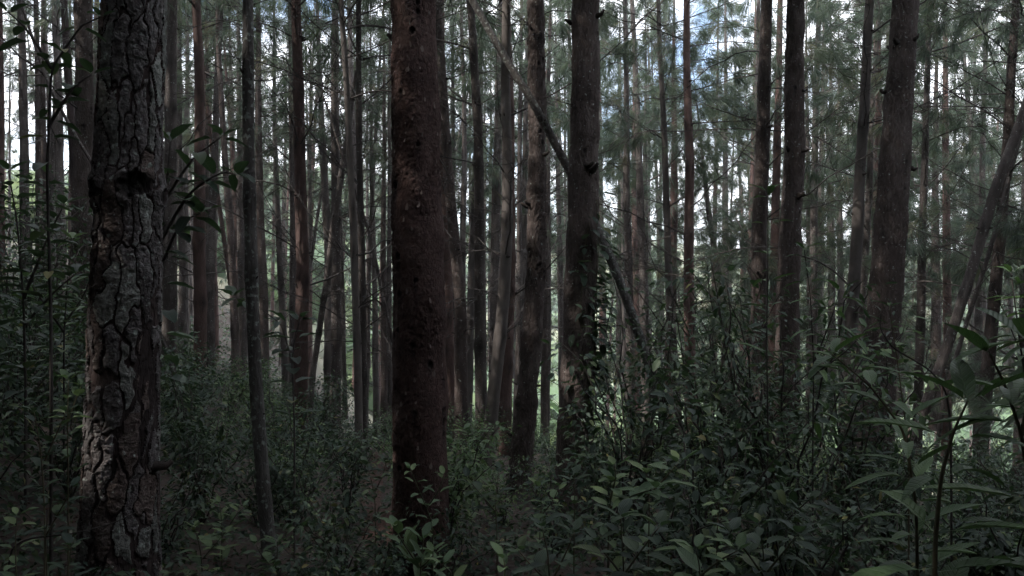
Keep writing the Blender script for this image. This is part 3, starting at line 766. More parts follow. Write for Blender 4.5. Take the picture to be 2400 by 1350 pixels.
 ('right leaning sapling', 'thin trunk leaning right behind the ringed grey pine', [(800, 420), (769, 630), (750, 760), (734, 870)], 13, 14, M_GREY, dict(H=6, dead=4, nocrown=True, name='leaning_tree', cat='tree')),
 ('big left pine', 'thick dark pine close behind the left side of the rough furrowed pine', [(197, 0), (194, 300), (193, 500), (192, 720)], 10.5, 40, M_BROWN, dict(relief='mild', dead=4)),
 ('black left pine', 'black leaning pine just left of the thick dark rear pine', [(150, 0), (160, 150), (170, 300), (180, 560)], 15, 19, M_FURROW, {}),
 ('slim left pine', 'slim grey pine second from the thick dark rear pine on its left', [(128, 0), (134, 200), (139, 400), (141, 560)], 16, 18, M_GREY, {}),
 ('ivory left pine', 'slim straight pine seen against the bright gap near the left edge', [(86, 0), (88, 150), (90, 300), (92, 560)], 19, 15, M_BROWN, {}),
 ('grey left pine', 'grey pine with green sprays nearest to the left edge pine', [(46, 0), (50, 100), (55, 300), (58, 560)], 16, 20, M_GREY, {}),
 ('left edge pine', 'pine cut off by the left edge of the view', [(0, 0), (2, 200), (4, 400), (5, 560)], 17, 13, M_REDFAR, {}),
 ('slanted left sapling', 'thin slanted sapling leaning left among the pines at the left edge', [(60, 40), (90, 130), (122, 220), (190, 340), (240, 420)], 9.0, 9, M_GREY, dict(H=5.5, nocrown=True, dead=3, dmin=1, name='leaning_tree', cat='tree')),
]
for s in SPECS:
    pine(s)

# ------------------------------------------------------------------ far pines that fill the depth, each with its own label
ORD = ['', 'second ', 'third ', 'fourth ', 'fifth ', 'sixth ', 'seventh ', 'eighth ', 'ninth ', 'tenth ', 'eleventh ', 'twelfth ', 'thirteenth ', 'fourteenth ', 'fifteenth ', 'sixteenth ', 'seventeenth ', 'eighteenth ', 'nineteenth ', 'twentieth '] + [f'{w} ' for w in ('twenty-first', 'twenty-second', 'twenty-third', 'twenty-fourth', 'twenty-fifth', 'twenty-sixth', 'twenty-seventh', 'twenty-eighth', 'twenty-ninth', 'thirtieth')]
def far_pines():
    refs = sorted([(t[1], t[0]) for t in TREES if t[2] < 15 and 'lean' not in t[0] and 'tree' not in t[0] and 'sapling' not in t[0] and 'slanted' not in t[0]])
    cand = []
    tries = 0
    while len(cand) < 150 and tries < 20000:
        tries += 1
        x = random.uniform(-60, 2460) if random.random() < 0.5 else random.uniform(330, 1330); d = 17 + 30 * random.random() ** 1.1
        X = (x - 1200) / FPX * d
        if any(math.hypot(X - c[2], d - c[1]) < 1.25 for c in cand) or any(abs(x - t[1]) < 9 and t[2] < d for t in TREES): continue
        cand.append((x, d, X))
    cand.sort()
    gaps = {}
    for x, d, X in cand:
        a = [n for xx, n in refs if xx <= x]; b = [n for xx, n in refs if xx > x]
        gaps.setdefault((a[-1] if a else None, b[0] if b else None), []).append((x, d, X))
    for (a, b), lst in gaps.items():
        for i, (x, d, X) in enumerate(lst):
            o = ORD[i] if len(lst) > 1 else ''
            first = ('leftmost ' if i == 0 and len(lst) > 1 else o)
            where = f'between {a} and {b}' if a and b else (f'left of {b}' if b else f'right of {a}')
            lab = (f'{first}of the far thin pines {where}' if len(lst) > 1 else f'only far thin pine {where}')
            if i > 0 and len(lst) > 1: lab = f'{o}from left of the far thin pines {where}'
            D = random.uniform(0.09, 0.18); w = D * FPX / d
            ln = random.gauss(0, 18) if random.random() < 0.8 else random.gauss(0, 60)
            right = x > 1300
            pine((f'far {x:.0f}', lab, [(x + ln, 0), (x + ln * 0.4, 350), (x, 680)], d, w,
                  random.choice([M_REDFAR, M_BROWN, M_GREY, M_GREY, M_SMOOTH]),
                  dict(H=random.uniform(12.5, 16), crown=random.uniform(4.0, 6.0) if right else random.uniform(5.6, 7.6), dead=6 if d < 28 else 3, dmin=1.2,
                       live=(5 if right else 0), group='far thin pines')))
far_pines()

# ------------------------------------------------------------------ forest beyond the frame (its crowns shade the place) and the far hillside
def surrounding():
    r = np.random.default_rng(5)
    mb = MB(); cr = []
    for k in range(3):
        c = MB(); q = np.random.default_rng(700 + k)
        for i in range(22):
            f = (i + q.uniform(0, 1)) / 22
            needle_limb(c, q, np.array([0, 0, 9.5 * f]), q.uniform(0, 6.28), max(0.5, 3.2 * (1 - f ** 1.8)), q.uniform(0.1, 0.5), 19, 7, 0.35, 0.65, 0.13)
        cr.append(c)
    pts = []
    for _ in range(9000):
        x = r.uniform(-32, 20); y = r.uniform(-30, 26)
        inside = y > -1.6 and abs(x) < max(y, 0) * 0.68 + (2.4 if y < 1 else 4.4)
        if inside or math.hypot(x, y) < 1.6: continue
        if y > 12 and x > 0 and x > 0.70 * y + 7: continue
        if any(math.hypot(x - a, y - b) < 1.9 for a, b in pts): continue
        pts.append((x, y))
        if len(pts) > 330: break
    for x, y in pts:
        z = gh(x, y); H = r.uniform(12, 15)
        tube(mb, np.array([[x, y, z - 0.2], [x + r.normal(0, .1), y, z + 5], [x + r.normal(0, .2), y, z + H]]), np.array([0.14, 0.11, 0.03]), 7, 1)
        c = cr[r.integers(3)]; a = r.uniform(0, 6.28); ca, sa = math.cos(a), math.sin(a)
        off = np.array([x, y, z + (r.uniform(3.4, 4.6) if math.hypot(x, y) < 6.5 else r.uniform(0.3, 4.2))])
        V = np.concatenate(c.v); V = np.stack([V[:, 0] * ca - V[:, 1] * sa, V[:, 0] * sa + V[:, 1] * ca, V[:, 2]], -1) + off
        n0 = mb.n
        mb.v.append(V); mb.tint.append(np.concatenate(c.tint)); mb.n += len(V)
        for t, ti in zip(c.t, c.ti): mb.t.append(t + n0); mb.ti.append(ti)
        for t, ti in zip(c.q, c.qi): mb.q.append(t + n0); mb.qi.append(ti)
    o = obj('surrounding_forest', mb.mesh('surrounding_forest', [M_NEEDLE, M_BROWN], False), kind='stuff')
    print('surrounding', len(pts), len(o.data.polygons))
surrounding()

def hillside_bushes():
    r = np.random.default_rng(8); mb = MB()
    for _ in range(1700):
        y = r.uniform(60, 330); x = r.uniform(-0.75, 0.75) * y
        z = gh(x, y); s = r.uniform(1.2, 4.5)
        n = 46
        th = r.uniform(0, 2 * PI, n); ph = np.arccos(r.uniform(-0.2, 1, n))
        dv = np.stack([np.sin(ph) * np.cos(th), np.sin(ph) * np.sin(th), np.cos(ph)], -1)
        p = np.array([x, y, z + s * 0.3]) + dv * s * r.uniform(0.6, 1.0, (n, 1))
        sd = nrm(np.cross(dv, r.normal(0, 1, (n, 3)))) * s * 0.35; up = nrm(np.cross(dv, sd)) * s * 0.35
        V = np.stack([p - sd, p - up * 0.8, p + sd, p + up], 1)
        mb.add(V.reshape(-1, 3), None, np.arange(n)[:, None] * 4 + np.arange(4)[None], 0, r.uniform(0.0, 0.98))
    obj('hillside_bushes', mb.mesh('hillside_bushes', [M_LEAFP], False), kind='stuff')
hillside_bushes()

def slope_wood():
    """the pines that go on down the slope, too many and too far to count"""
    r = np.random.default_rng(15); mb = MB(); cr = []
    for k in range(3):
        c = MB(); q = np.random.default_rng(750 + k)
        for i in range(20):
            f = (i + q.uniform(0, 1)) / 20
            needle_limb(c, q, np.array([0, 0, 9.0 * f]), q.uniform(0, 6.28), max(0.4, 2.4 * (1 - f ** 1.6)), q.uniform(0.1, 0.5), 11, 9, 0.28, 0.5, 0.05)
        cr.append(c)
    pts = []
    for _ in range(5000):
        y = r.uniform(30, 85); x = r.uniform(-0.8, 0.85) * y
        if any(math.hypot(x - a, y - b) < 3.3 for a, b in pts): continue
        pts.append((x, y))
        if len(pts) >= 52: break
    for x, y in pts:
        z = gh(x, y); H = r.uniform(12, 17)
        tube(mb, np.array([[x, y, z - 0.2], [x + r.normal(0, .2), y, z + 6], [x + r.normal(0, .4), y, z + H]]), np.array([0.13, 0.10, 0.03]), 6, 1)
        c = cr[r.integers(3)]; a = r.uniform(0, 6.28); ca, sa = math.cos(a), math.sin(a)
        off = np.array([x, y, z + min(H - 9.0, r.uniform(1.0, 6.0))])
        V = np.concatenate(c.v); V = np.stack([V[:, 0] * ca - V[:, 1] * sa, V[:, 0] * sa + V[:, 1] * ca, V[:, 2]], -1) + off
        n0 = mb.n
        mb.v.append(V); mb.tint.append(np.concatenate(c.tint)); mb.n += len(V)
        for t, ti in zip(c.t, c.ti): mb.t.append(t + n0); mb.ti.append(ti)
        for t, ti in zip(c.q, c.qi): mb.q.append(t + n0); mb.qi.append(ti)
    o = obj('slope_wood', mb.mesh('slope_wood', [M_NEEDLE, M_REDFAR], False), kind='stuff')
    print('slope', len(pts), len(o.data.polygons))
slope_wood()

# ------------------------------------------------------------------ leaves
def leaf_mesh(name, mat, width, fold, droop, stations, seed, wavy=0.0):
    r = np.random.default_rng(seed)
    t = np.array(stations); m = len(t)
    prof = (t ** 0.55) * (1 - t) ** 0.75; prof = prof / prof.max()
    wd = width * 0.5 * prof
    z = -droop * t ** 2
    L = np.stack([t, wd, z + fold * wd + wavy * r.normal(0, 1, m) * wd], -1)
    C = np.stack([t, 0 * t, z], -1)
    R = np.stack([t, -wd, z + fold * wd + wavy * r.normal(0, 1, m) * wd], -1)
    V = np.stack([L, C, R], 1).reshape(-1, 3)
    i = (np.arange(m - 1)[:, None] * 3 + np.arange(2)[None]).ravel()
    q = np.stack([i, i + 1, i + 4, i + 3], -1)
    stalk = np.array([[-0.16, 0.008, 0.03], [-0.16, -0.008, 0.03], [0.02, -0.008, 0], [0.02, 0.008, 0]])
    V = np.concatenate([V, stalk]); q = np.concatenate([q, [[3 * m, 3 * m + 1, 3 * m + 2, 3 * m + 3]]])
    return mesh_from(name, V, [q], [mat], True)
ST = [0.0, 0.12, 0.3, 0.52, 0.75, 0.92, 1.0]
LEAVES = {
 'ovate': [leaf_mesh('leaf', M_VLEAF, w, 0.35, dr, ST, 10 + i, 0.12) for i, (w, dr) in enumerate([(0.5, 0.15), (0.45, 0.3), (0.55, 0.05), (0.48, 0.22)])],
 'pale': [leaf_mesh('leaf', M_VPALE, w, 0.35, dr, ST, 20 + i, 0.10) for i, (w, dr) in enumerate([(0.46, 0.12), (0.42, 0.3), (0.52, 0.0), (0.45, 0.2)])],
 'slim': [leaf_mesh('leaf', M_VLEAF, w, 0.4, dr, ST, 40 + i, 0.12) for i, (w, dr) in enumerate([(0.27, 0.2), (0.24, 0.35), (0.31, 0.1)])],
 'lance': [leaf_mesh('leaf', M_LEAFL, w, 0.4, dr, ST, 30 + i, 0.12) for i, (w, dr) in enumerate([(0.26, 0.25), (0.22, 0.4), (0.30, 0.12), (0.25, 0.55)])],
}

def foliage_leaves(mb, r, pos, dirs, size, width=0.45, tint=None):
    """cheap merged leaves: four triangles each with a fold and a droop"""
    N = len(pos)
    up = nrm(np.array([0, 0, 1.0]) + r.normal(0, 0.45, (N, 3)))
    side = nrm(np.cross(dirs, up)); nn = np.cross(side, dirs)
    s = np.broadcast_to(size, (N,))[:, None]
    w = s * width * 0.5
    base = pos; mid = pos + dirs * s * 0.45
    L = mid + side * w + nn * s * 0.07; R = mid - side * w + nn * s * 0.07
    tip = pos + dirs * s - np.array([0, 0, 1.0]) * s * 0.15
    V = np.stack([base, L, mid, R, tip], 1)
    T = np.array([[0, 2, 1], [0, 3, 2], [1, 2, 4], [2, 3, 4]])
    F = (np.arange(N)[:, None, None] * 5 + T[None]).reshape(-1, 3)
    tn = np.repeat(r.uniform(0, 1, N) if tint is None else tint, 5)
    mb.add(V.reshape(-1, 3), F, None, 0, tn)

def put_leaf(parent, kind, r, pos, dr, size, up=None):
    me = LEAVES[kind][r.integers(len(LEAVES[kind]))]
    o = bpy.data.objects.new('leaf', me); COL.objects.link(o); o.parent = parent
    dr = Vector(dr).normalized(); u = Vector(up if up is not None else (0, 0, 1))
    s = u.cross(dr)
    if s.length < 0.05: s = Vector((1, 0.2, 0)).cross(dr)
    s.normalize(); n = dr.cross(s)
    m = Matrix(((dr.x, s.x, n.x), (dr.y, s.y, n.y), (dr.z, s.z, n.z))).to_4x4()
    o.matrix_local = Matrix.Translation(Vector(pos)) @ m @ Matrix.Scale(size, 4)
    return o

def curve_pts(pts, n):
    pts = np.asarray(pts, float); t = np.linspace(0, len(pts) - 1, n)
    out = np.stack([np.interp(t, np.arange(len(pts)), pts[:, a]) for a in range(3)], -1)
    for _ in range(3):
        out[1:-1] = 0.25 * out[:-2] + 0.5 * out[1:-1] + 0.25 * out[2:]
    return out

PLANT_N = [0]
def plant(label, cat, shoots, kind, size, spacing=0.05, start=0.3, droop=0.2, name='leafy_plant', group=None, rad=0.004, spread=0.9, woody=False, seed=None, opp=True):
    """shoots: lists of photo points (px, py, depth) from low to high; the first shoot is rooted in the ground"""
    PLANT_N[0] += 1
    r = np.random.default_rng(PLANT_N[0] * 13 + 5 if seed is None else seed)
    w = [np.array([P(*p) for p in s]) for s in shoots]
    b = w[0][0].copy(); g = gh(b[0], b[1])
    root_p = np.array([b[0], b[1], g - 0.03])
    root = thing(name, label, cat, root_p, group)
    mb = MB(); todo = []
    for si, s in enumerate(w):
        if si == 0 and s[0][2] > g: s = np.concatenate([[root_p], s])
        c = curve_pts(s, max(8, int(np.linalg.norm(np.diff(s, axis=0), axis=1).sum() / 0.04))) - root_p
        n = len(c)
        tube(mb, c, np.linspace(rad, rad * 0.35, n), 5)
        ln = np.concatenate([[0], np.cumsum(np.linalg.norm(np.diff(c, axis=0), axis=1))])
        a = ln[-1] * (start if si == 0 else 0.12); az = r.uniform(0, 6.28)
        while a < ln[-1]:
            p = np.array([np.interp(a, ln, c[:, k]) for k in range(3)])
            tan = np.array([np.interp(min(a + 0.02, ln[-1]), ln, c[:, k]) - np.interp(max(a - 0.02, 0), ln, c[:, k]) for k in range(3)]); tan /= np.linalg.norm(tan) + 1e-9
            fr = a / ln[-1]
            for k in range(2 if opp else 1):
                az2 = az + k * PI + r.normal(0, 0.25)
                h = np.array([math.cos(az2), math.sin(az2), 0])
                dr = h * spread + tan * 0.45 + np.array([0, 0, -droop + r.normal(0, 0.16)])
                todo.append((p + h * size * 0.15, dr, size * r.uniform(0.65, 1.1) * (1.05 - 0.35 * fr ** 3)))
            az += 1.9 if opp else 2.4; a += spacing * r.uniform(0.75, 1.3)
        for k in range(3):
            az2 = az + k * 2.1; h = np.array([math.cos(az2), math.sin(az2), 0.55])
            todo.append((c[-1] + h * 0.01, h * 0.7 + np.array([0, 0, 0.1]), size * r.uniform(0.45, 0.8)))
    obj('stem', mb.mesh('stem', [M_TWIG if woody else M_STEM]), root)
    for p, dr, s in todo[:300]: put_leaf(root, kind, r, p, dr, s)
    return root

# ------------------------------------------------------------------ near plants, each leaf a part
plant('small bright-tipped seedling with rounded leaves in front of the foot of red pine', 'plant', [[(1015, 1230, 3.3), (995, 1180, 3.3), (962, 1100, 3.25)], [(1000, 1190, 3.3), (1030, 1150, 3.3), (1040, 1115, 3.3)]], 'pale', 0.072, 0.05, 0.3, 0.0)
plant('low plant with upright yellow-green leaves at the path edge', 'plant', [[(985, 1330, 2.75), (990, 1290, 2.75), (992, 1262, 2.75)], [(985, 1330, 2.75), (945, 1275, 2.75), (925, 1235, 2.75)], [(985, 1330, 2.75), (1000, 1320, 2.7), (1015, 1300, 2.7)]], 'pale', 0.085, 0.05, 0.2, -0.5, spread=0.6)
plant('small plant with one bright rounded leaf at the bottom right of the red pine', 'plant', [[(1060, 1345, 2.5), (1050, 1335, 2.5), (1040, 1325, 2.5)], [(1180, 1370, 2.5), (1185, 1330, 2.5), (1180, 1310, 2.5)]], 'pale', 0.09, 0.06, 0.2, 0.0)
plant('leafy sapling with pale pointed leaves before the vine-covered pine', 'plant', [[(1425, 1290, 2.8), (1428, 1200, 2.8), (1437, 1130, 2.8)], [(1430, 1190, 2.8), (1480, 1160, 2.75), (1540, 1145, 2.7)], [(1430, 1170, 2.8), (1445, 1120, 2.8), (1440, 1095, 2.8)]], 'pale', 0.10, 0.055, 0.35, 0.1)
plant('sapling with long pointed pale leaves drooping right of the pale pointed sapling', 'plant', [[(1520, 1280, 2.9), (1522, 1180, 2.9), (1515, 1110, 2.9)], [(1520, 1160, 2.9), (1560, 1120, 2.85), (1590, 1085, 2.85)]], 'pale', 0.11, 0.065, 0.4, 0.25)
plant('two-tiered seedling with four broad leaves at the foot of vine-covered pine', 'plant', [[(1345, 1290, 3.2), (1347, 1180, 3.2), (1345, 1115, 3.2)]], 'ovate', 0.085, 0.09, 0.6, 0.1)
plant('broad-leaved plant crowding the bottom middle below the furrowed pine', 'plant', [[(1290, 1400, 2.5), (1285, 1300, 2.5), (1270, 1235, 2.5)], [(1290, 1370, 2.5), (1330, 1290, 2.5), (1345, 1250, 2.5)], [(1290, 1370, 2.5), (1240, 1320, 2.5), (1215, 1290, 2.5)]], 'ovate', 0.095, 0.055, 0.3, 0.1)
plant('dark plant with large overlapping leaves at the bottom below the pale saplings', 'plant', [[(1465, 1400, 2.3), (1460, 1300, 2.3), (1455, 1215, 2.3)], [(1460, 1350, 2.3), (1510, 1280, 2.3), (1545, 1235, 2.3)], [(1460, 1350, 2.3), (1420, 1300, 2.3), (1400, 1270, 2.3)]], 'ovate', 0.11, 0.055, 0.25, 0.15)
plant('feathery light green seedling standing alone right of the large overlapping leaves', 'plant', [[(1680, 1290, 3.0), (1682, 1230, 3.0), (1684, 1175, 3.0)]], 'pale', 0.075, 0.03, 0.75, 0.35)
plant('bright pale-leaved plant at the bottom edge below the feathery seedling', 'plant', [[(1640, 1390, 2.2), (1640, 1330, 2.2), (1632, 1290, 2.2)], [(1640, 1350, 2.2), (1690, 1310, 2.2), (1730, 1290, 2.2)]], 'pale', 0.10, 0.06, 0.25, 0.15)
plant('spreading plant with medium leaves between the feathery seedling and lower right', 'plant', [[(1790, 1380, 2.4), (1790, 1300, 2.4), (1780, 1230, 2.4)], [(1790, 1350, 2.4), (1840, 1290, 2.4), (1870, 1250, 2.4)], [(1790, 1350, 2.4), (1740, 1280, 2.4), (1715, 1250, 2.4)]], 'ovate', 0.095, 0.06, 0.3, 0.2)
plant('tall plant with very large arching leaves nearest on the right', 'plant', [[(2190, 1290, 1.6), (2205, 1120, 1.6), (2235, 1010, 1.6), (2268, 940, 1.6)]], 'lance', 0.22, 0.085, 0.45, 0.15, rad=0.006)
plant('large-leaved plant reaching in from the right edge of the view', 'plant', [[(2420, 1200, 1.7), (2395, 1020, 1.7), (2355, 900, 1.7), (2320, 830, 1.7)], [(2395, 1020, 1.7), (2420, 900, 1.7), (2410, 800, 1.7)]], 'lance', 0.20, 0.075, 0.35, 0.3, rad=0.006)
plant('arching spray of long narrow leaves in front of the big leaning pine', 'plant', [[(2150, 1200, 2.3), (2120, 1010, 2.3), (2040, 905, 2.3), (1950, 830, 2.3)]], 'lance', 0.17, 0.055, 0.5, 0.1, rad=0.006)
plant('tall slender shoot with narrow leaves against the paired pine', 'plant', [[(1800, 1000, 4.3), (1797, 800, 4.3), (1800, 600, 4.3), (1800, 450, 4.3)]], 'lance', 0.17, 0.13, 0.55, 0.2, rad=0.006, woody=True)
plant('tall drooping shoot with narrow leaves before the thick dark pine', 'plant', [[(1905, 1050, 4.4), (1907, 850, 4.4), (1900, 700, 4.4), (1885, 585, 4.4)], [(1907, 850, 4.4), (1945, 760, 4.4), (1968, 680, 4.4)], [(1905, 880, 4.4), (1990, 820, 4.4), (2030, 770, 4.4)]], 'lance', 0.16, 0.085, 0.5, 0.3, rad=0.006, woody=True)
plant('upright young shoot with few leaves in front of the big leaning pine', 'plant', [[(2130, 1050, 3.6), (2105, 860, 3.6), (2085, 720, 3.6)]], 'lance', 0.13, 0.12, 0.65, 0.1, rad=0.005)
plant('dark leaf spray hanging by the strongly leaning trunk near the right edge', 'plant', [[(2420, 1000, 3.2), (2390, 800, 3.2), (2370, 640, 3.2)], [(2400, 850, 3.2), (2430, 700, 3.2), (2420, 560, 3.2)]], 'lance', 0.14, 0.07, 0.55, 0.35, rad=0.006, woody=True)
plant('small plant with five spread leaves left of the rough pine', 'plant', [[(160, 1150, 3.3), (158, 1000, 3.3), (160, 890, 3.3)], [(158, 990, 3.3), (180, 930, 3.3), (190, 905, 3.3)]], 'pale', 0.085, 0.08, 0.6, 0.1)
plant('small plant with pointed leaves nearer the left edge, left of five-leaved plant', 'plant', [[(105, 1180, 3.2), (95, 1050, 3.2), (80, 965, 3.2)], [(105, 1080, 3.2), (140, 1000, 3.2), (155, 965, 3.2)]], 'ovate', 0.085, 0.08, 0.55, 0.1)
plant('low dark seedling with a single yellowing leaf beside the foot of rough pine', 'plant', [[(110, 1330, 3.0), (105, 1240, 3.0), (125, 1170, 3.0)], [(105, 1260, 3.0), (150, 1180, 3.0), (170, 1145, 3.0)]], 'ovate', 0.08, 0.07, 0.5, 0.1)
plant('low seedling with flat leaves at the lower left corner', 'plant', [[(40, 1370, 2.8), (35, 1280, 2.8), (40, 1210, 2.8)]], 'pale', 0.085, 0.07, 0.5, 0.0)
plant('small leafy shoot low against the left side of rough pine', 'plant', [[(150, 1400, 2.7), (160, 1330, 2.7), (168, 1280, 2.7)]], 'ovate', 0.085, 0.07, 0.5, 0.1)
plant('dark sapling with broad drooping leaves showing right of the rough pine', 'sapling', [[(372, 900, 4.1), (375, 650, 4.1), (385, 480, 4.1), (400, 330, 4.1)], [(380, 560, 4.1), (440, 450, 4.1), (520, 400, 4.1), (555, 410, 4.1)], [(385, 470, 4.1), (450, 370, 4.1), (520, 320, 4.1)], [(380, 620, 4.1), (420, 520, 4.1), (470, 500, 4.1)]], 'ovate', 0.19, 0.13, 0.45, 0.5, rad=0.010, woody=True)
plant('sapling with large soft leaves spreading beside the pale slender pine', 'sapling', [[(690, 1000, 4.9), (685, 850, 4.9), (660, 760, 4.9), (600, 715, 4.9), (545, 695, 4.9)], [(685, 850, 4.9), (690, 790, 4.9), (705, 745, 4.9)]], 'ovate', 0.17, 0.10, 0.5, 0.3, rad=0.007, woody=True)
plant('broad dark leaves hanging at the upper left of the rough pine', 'sapling', [[(120, 760, 3.3), (110, 400, 3.3), (120, 160, 3.3), (190, 60, 3.3), (235, 40, 3.3)], [(120, 160, 3.3), (60, 60, 3.3), (20, 30, 3.3)], [(112, 300, 3.3), (170, 200, 3.3), (215, 175, 3.3)]], 'ovate', 0.12, 0.10, 0.55, 0.5, rad=0.008, woody=True)
plant('lobed-leaf sapling crowding the left edge below the grey left pine', 'sapling', [[(60, 900, 4.2), (55, 700, 4.2), (40, 520, 4.2), (20, 400, 4.2)], [(55, 700, 4.2), (110, 560, 4.2), (150, 480, 4.2)], [(58, 760, 4.2), (130, 680, 4.2), (180, 640, 4.2)]], 'ovate', 0.16, 0.075, 0.35, 0.3, rad=0.009, woody=True)
plant('bushy sapling between the left edge and rough pine, leaves paler above', 'sapling', [[(150, 950, 5.0), (150, 780, 5.0), (160, 640, 5.0), (170, 560, 5.0)], [(150, 780, 5.0), (90, 690, 5.0), (60, 650, 5.0)], [(150, 760, 5.0), (200, 690, 5.0), (215, 640, 5.0)]], 'pale', 0.14, 0.075, 0.3, 0.25, rad=0.008, woody=True)
plant('low fern-green plant with bright small leaves on the bank right of rough pine', 'plant', [[(520, 1280, 4.4), (520, 1220, 4.4), (515, 1180, 4.4)], [(520, 1260, 4.4), (550, 1210, 4.4), (570, 1190, 4.4)]], 'pale', 0.10, 0.045, 0.2, 0.1)
plant('small plant with light leaves at the right of rough pine low on the bank', 'plant', [[(475, 1340, 4.0), (470, 1280, 4.0), (455, 1235, 4.0)], [(475, 1310, 4.0), (510, 1270, 4.0), (525, 1250, 4.0)]], 'pale', 0.10, 0.06, 0.3, 0.1)
plant('young plant with drooping leaves at the left foot of red pine', 'plant', [[(880, 1180, 5.0), (872, 1130, 5.0), (860, 1090, 5.0)], [(880, 1150, 5.0), (900, 1110, 5.0), (905, 1080, 5.0)]], 'ovate', 0.11, 0.06, 0.3, 0.2)
plant('leafy plant with a few yellow leaves right of the red pine foot', 'plant', [[(1105, 1230, 5.2), (1100, 1130, 5.2), (1090, 1010, 5.2)], [(1100, 1130, 5.2), (1140, 1050, 5.2), (1165, 1000, 5.2)], [(1100, 1160, 5.2), (1065, 1080, 5.2), (1060, 1040, 5.2)]], 'pale', 0.12, 0.065, 0.3, 0.2)
plant('tall leafy weed between red pine and furrowed pine', 'plant', [[(1165, 1240, 4.5), (1160, 1180, 4.5), (1170, 1100, 4.5)], [(1162, 1200, 4.5), (1120, 1150, 4.5), (1095, 1120, 4.5)]], 'ovate', 0.11, 0.06, 0.3, 0.2)
plant('weed with small pale leaves at the bottom right of furrowed pine', 'plant', [[(1265, 1230, 4.2), (1270, 1180, 4.2), (1262, 1140, 4.2)], [(1268, 1210, 4.2), (1300, 1170, 4.2), (1310, 1140, 4.2)]], 'pale', 0.09, 0.05, 0.3, 0.15)

# ------------------------------------------------------------------ climber on the vine-covered pine
def climber():
    r = np.random.default_rng(77)
    t0 = [t for t in TREES if t[0] == 'vine pine'][0]
    cl = np.array([P(px, py, 7.2) for px, py in [(1370, 300), (1364, 600), (1352, 900), (1342, 1200)]])
    base = np.array([P(1345, 1200, 6.95)[0], 6.95, 0.0]); base[2] = gh(base[0], base[1])
    root = thing('climbing_vine', 'green climber with small pointed leaves covering the lower trunk of a pine', 'climber', base)
    mb = MB(); leaves = []
    for k in range(6):
        ytop = [470, 520, 600, 650, 560, 700][k]; a0 = -PI / 2 + r.uniform(-0.1, 1.5); pts = []
        for f in np.linspace(0, 1, 26):
            py = 1190 + (ytop - 1190) * f
            cx = np.interp(py, [300, 600, 900, 1200], [1370, 1364, 1352, 1342])
            c = P(cx, py, 7.2); a = a0 + 0.5 * math.sin(f * 5 + k) + f * r.uniform(-0.1, 0.25); rr = 0.155 + 0.02 * math.sin(f * 9 + k)
            pts.append(c + np.array([math.cos(a) * rr, math.sin(a) * rr, 0]) - base)
            if py < 980:
                for _ in range(2):
                    h = np.array([math.cos(a + r.normal(0, 0.9)), math.sin(a + r.normal(0, 0.9)), r.normal(-0.25, 0.4)])
                    leaves.append((pts[-1] + h * 0.04 + r.normal(0, 0.05, 3) * [1, 0.3, 1], h + [0.15, 0, 0], r.uniform(0.085, 0.155)))
        tube(mb, curve_pts(pts, 40), np.linspace(0.006, 0.0025, 40), 4)
    obj('stem', mb.mesh('stem', [M_STEM]), root)
    for p, h, s in leaves[:300]: put_leaf(root, 'ovate', r, p, h, s)
climber()

# ------------------------------------------------------------------ bare twigs
def twig(label, pts, rad=0.004):
    w = np.array([P(*p) for p in pts]); b = np.array([w[0][0], w[0][1], gh(w[0][0], w[0][1]) - 0.02])
    o = thing('bare_shoot', label, 'twig', b)
    mb = MB(); c = curve_pts(np.concatenate([[b], w]), 30) - b
    tube(mb, c, np.linspace(rad * 1.4, rad * 0.6, 30), 5)
    obj('stem', mb.mesh('stem', [M_TWIG]), o)
    mb2 = MB(); i = 18
    tube(mb2, np.stack([c[i], c[i] + [0.05, 0, 0.06], c[i] + [0.08, 0.02, 0.14]]), np.array([rad * .6, rad * .5, rad * .3]), 4)
    obj('side_twig', mb2.mesh('side_twig', [M_TWIG]), o)
twig('pale bare twig arching in front of the big leaning pine', [(2230, 930, 3.4), (2180, 865, 3.4), (2090, 815, 3.4), (2062, 770, 3.4), (2064, 735, 3.4)])
twig('pale bare creeper stem looping before the vine-covered pine', [(1462, 1180, 4.0), (1455, 1000, 4.0), (1400, 950, 4.0), (1360, 905, 4.0), (1357, 865, 4.0)])
twig('thin bare twig crossing low in front of the rough pine', [(20, 1290, 3.0), (60, 1262, 3.0), (180, 1250, 3.0), (270, 1225, 3.05), (330, 1195, 3.1)], 0.003)
twig('thin bare stem lying at the lower right among dark leaves', [(1620, 1250, 3.0), (1650, 1235, 3.0), (1720, 1215, 3.0), (1790, 1230, 3.0)], 0.003)

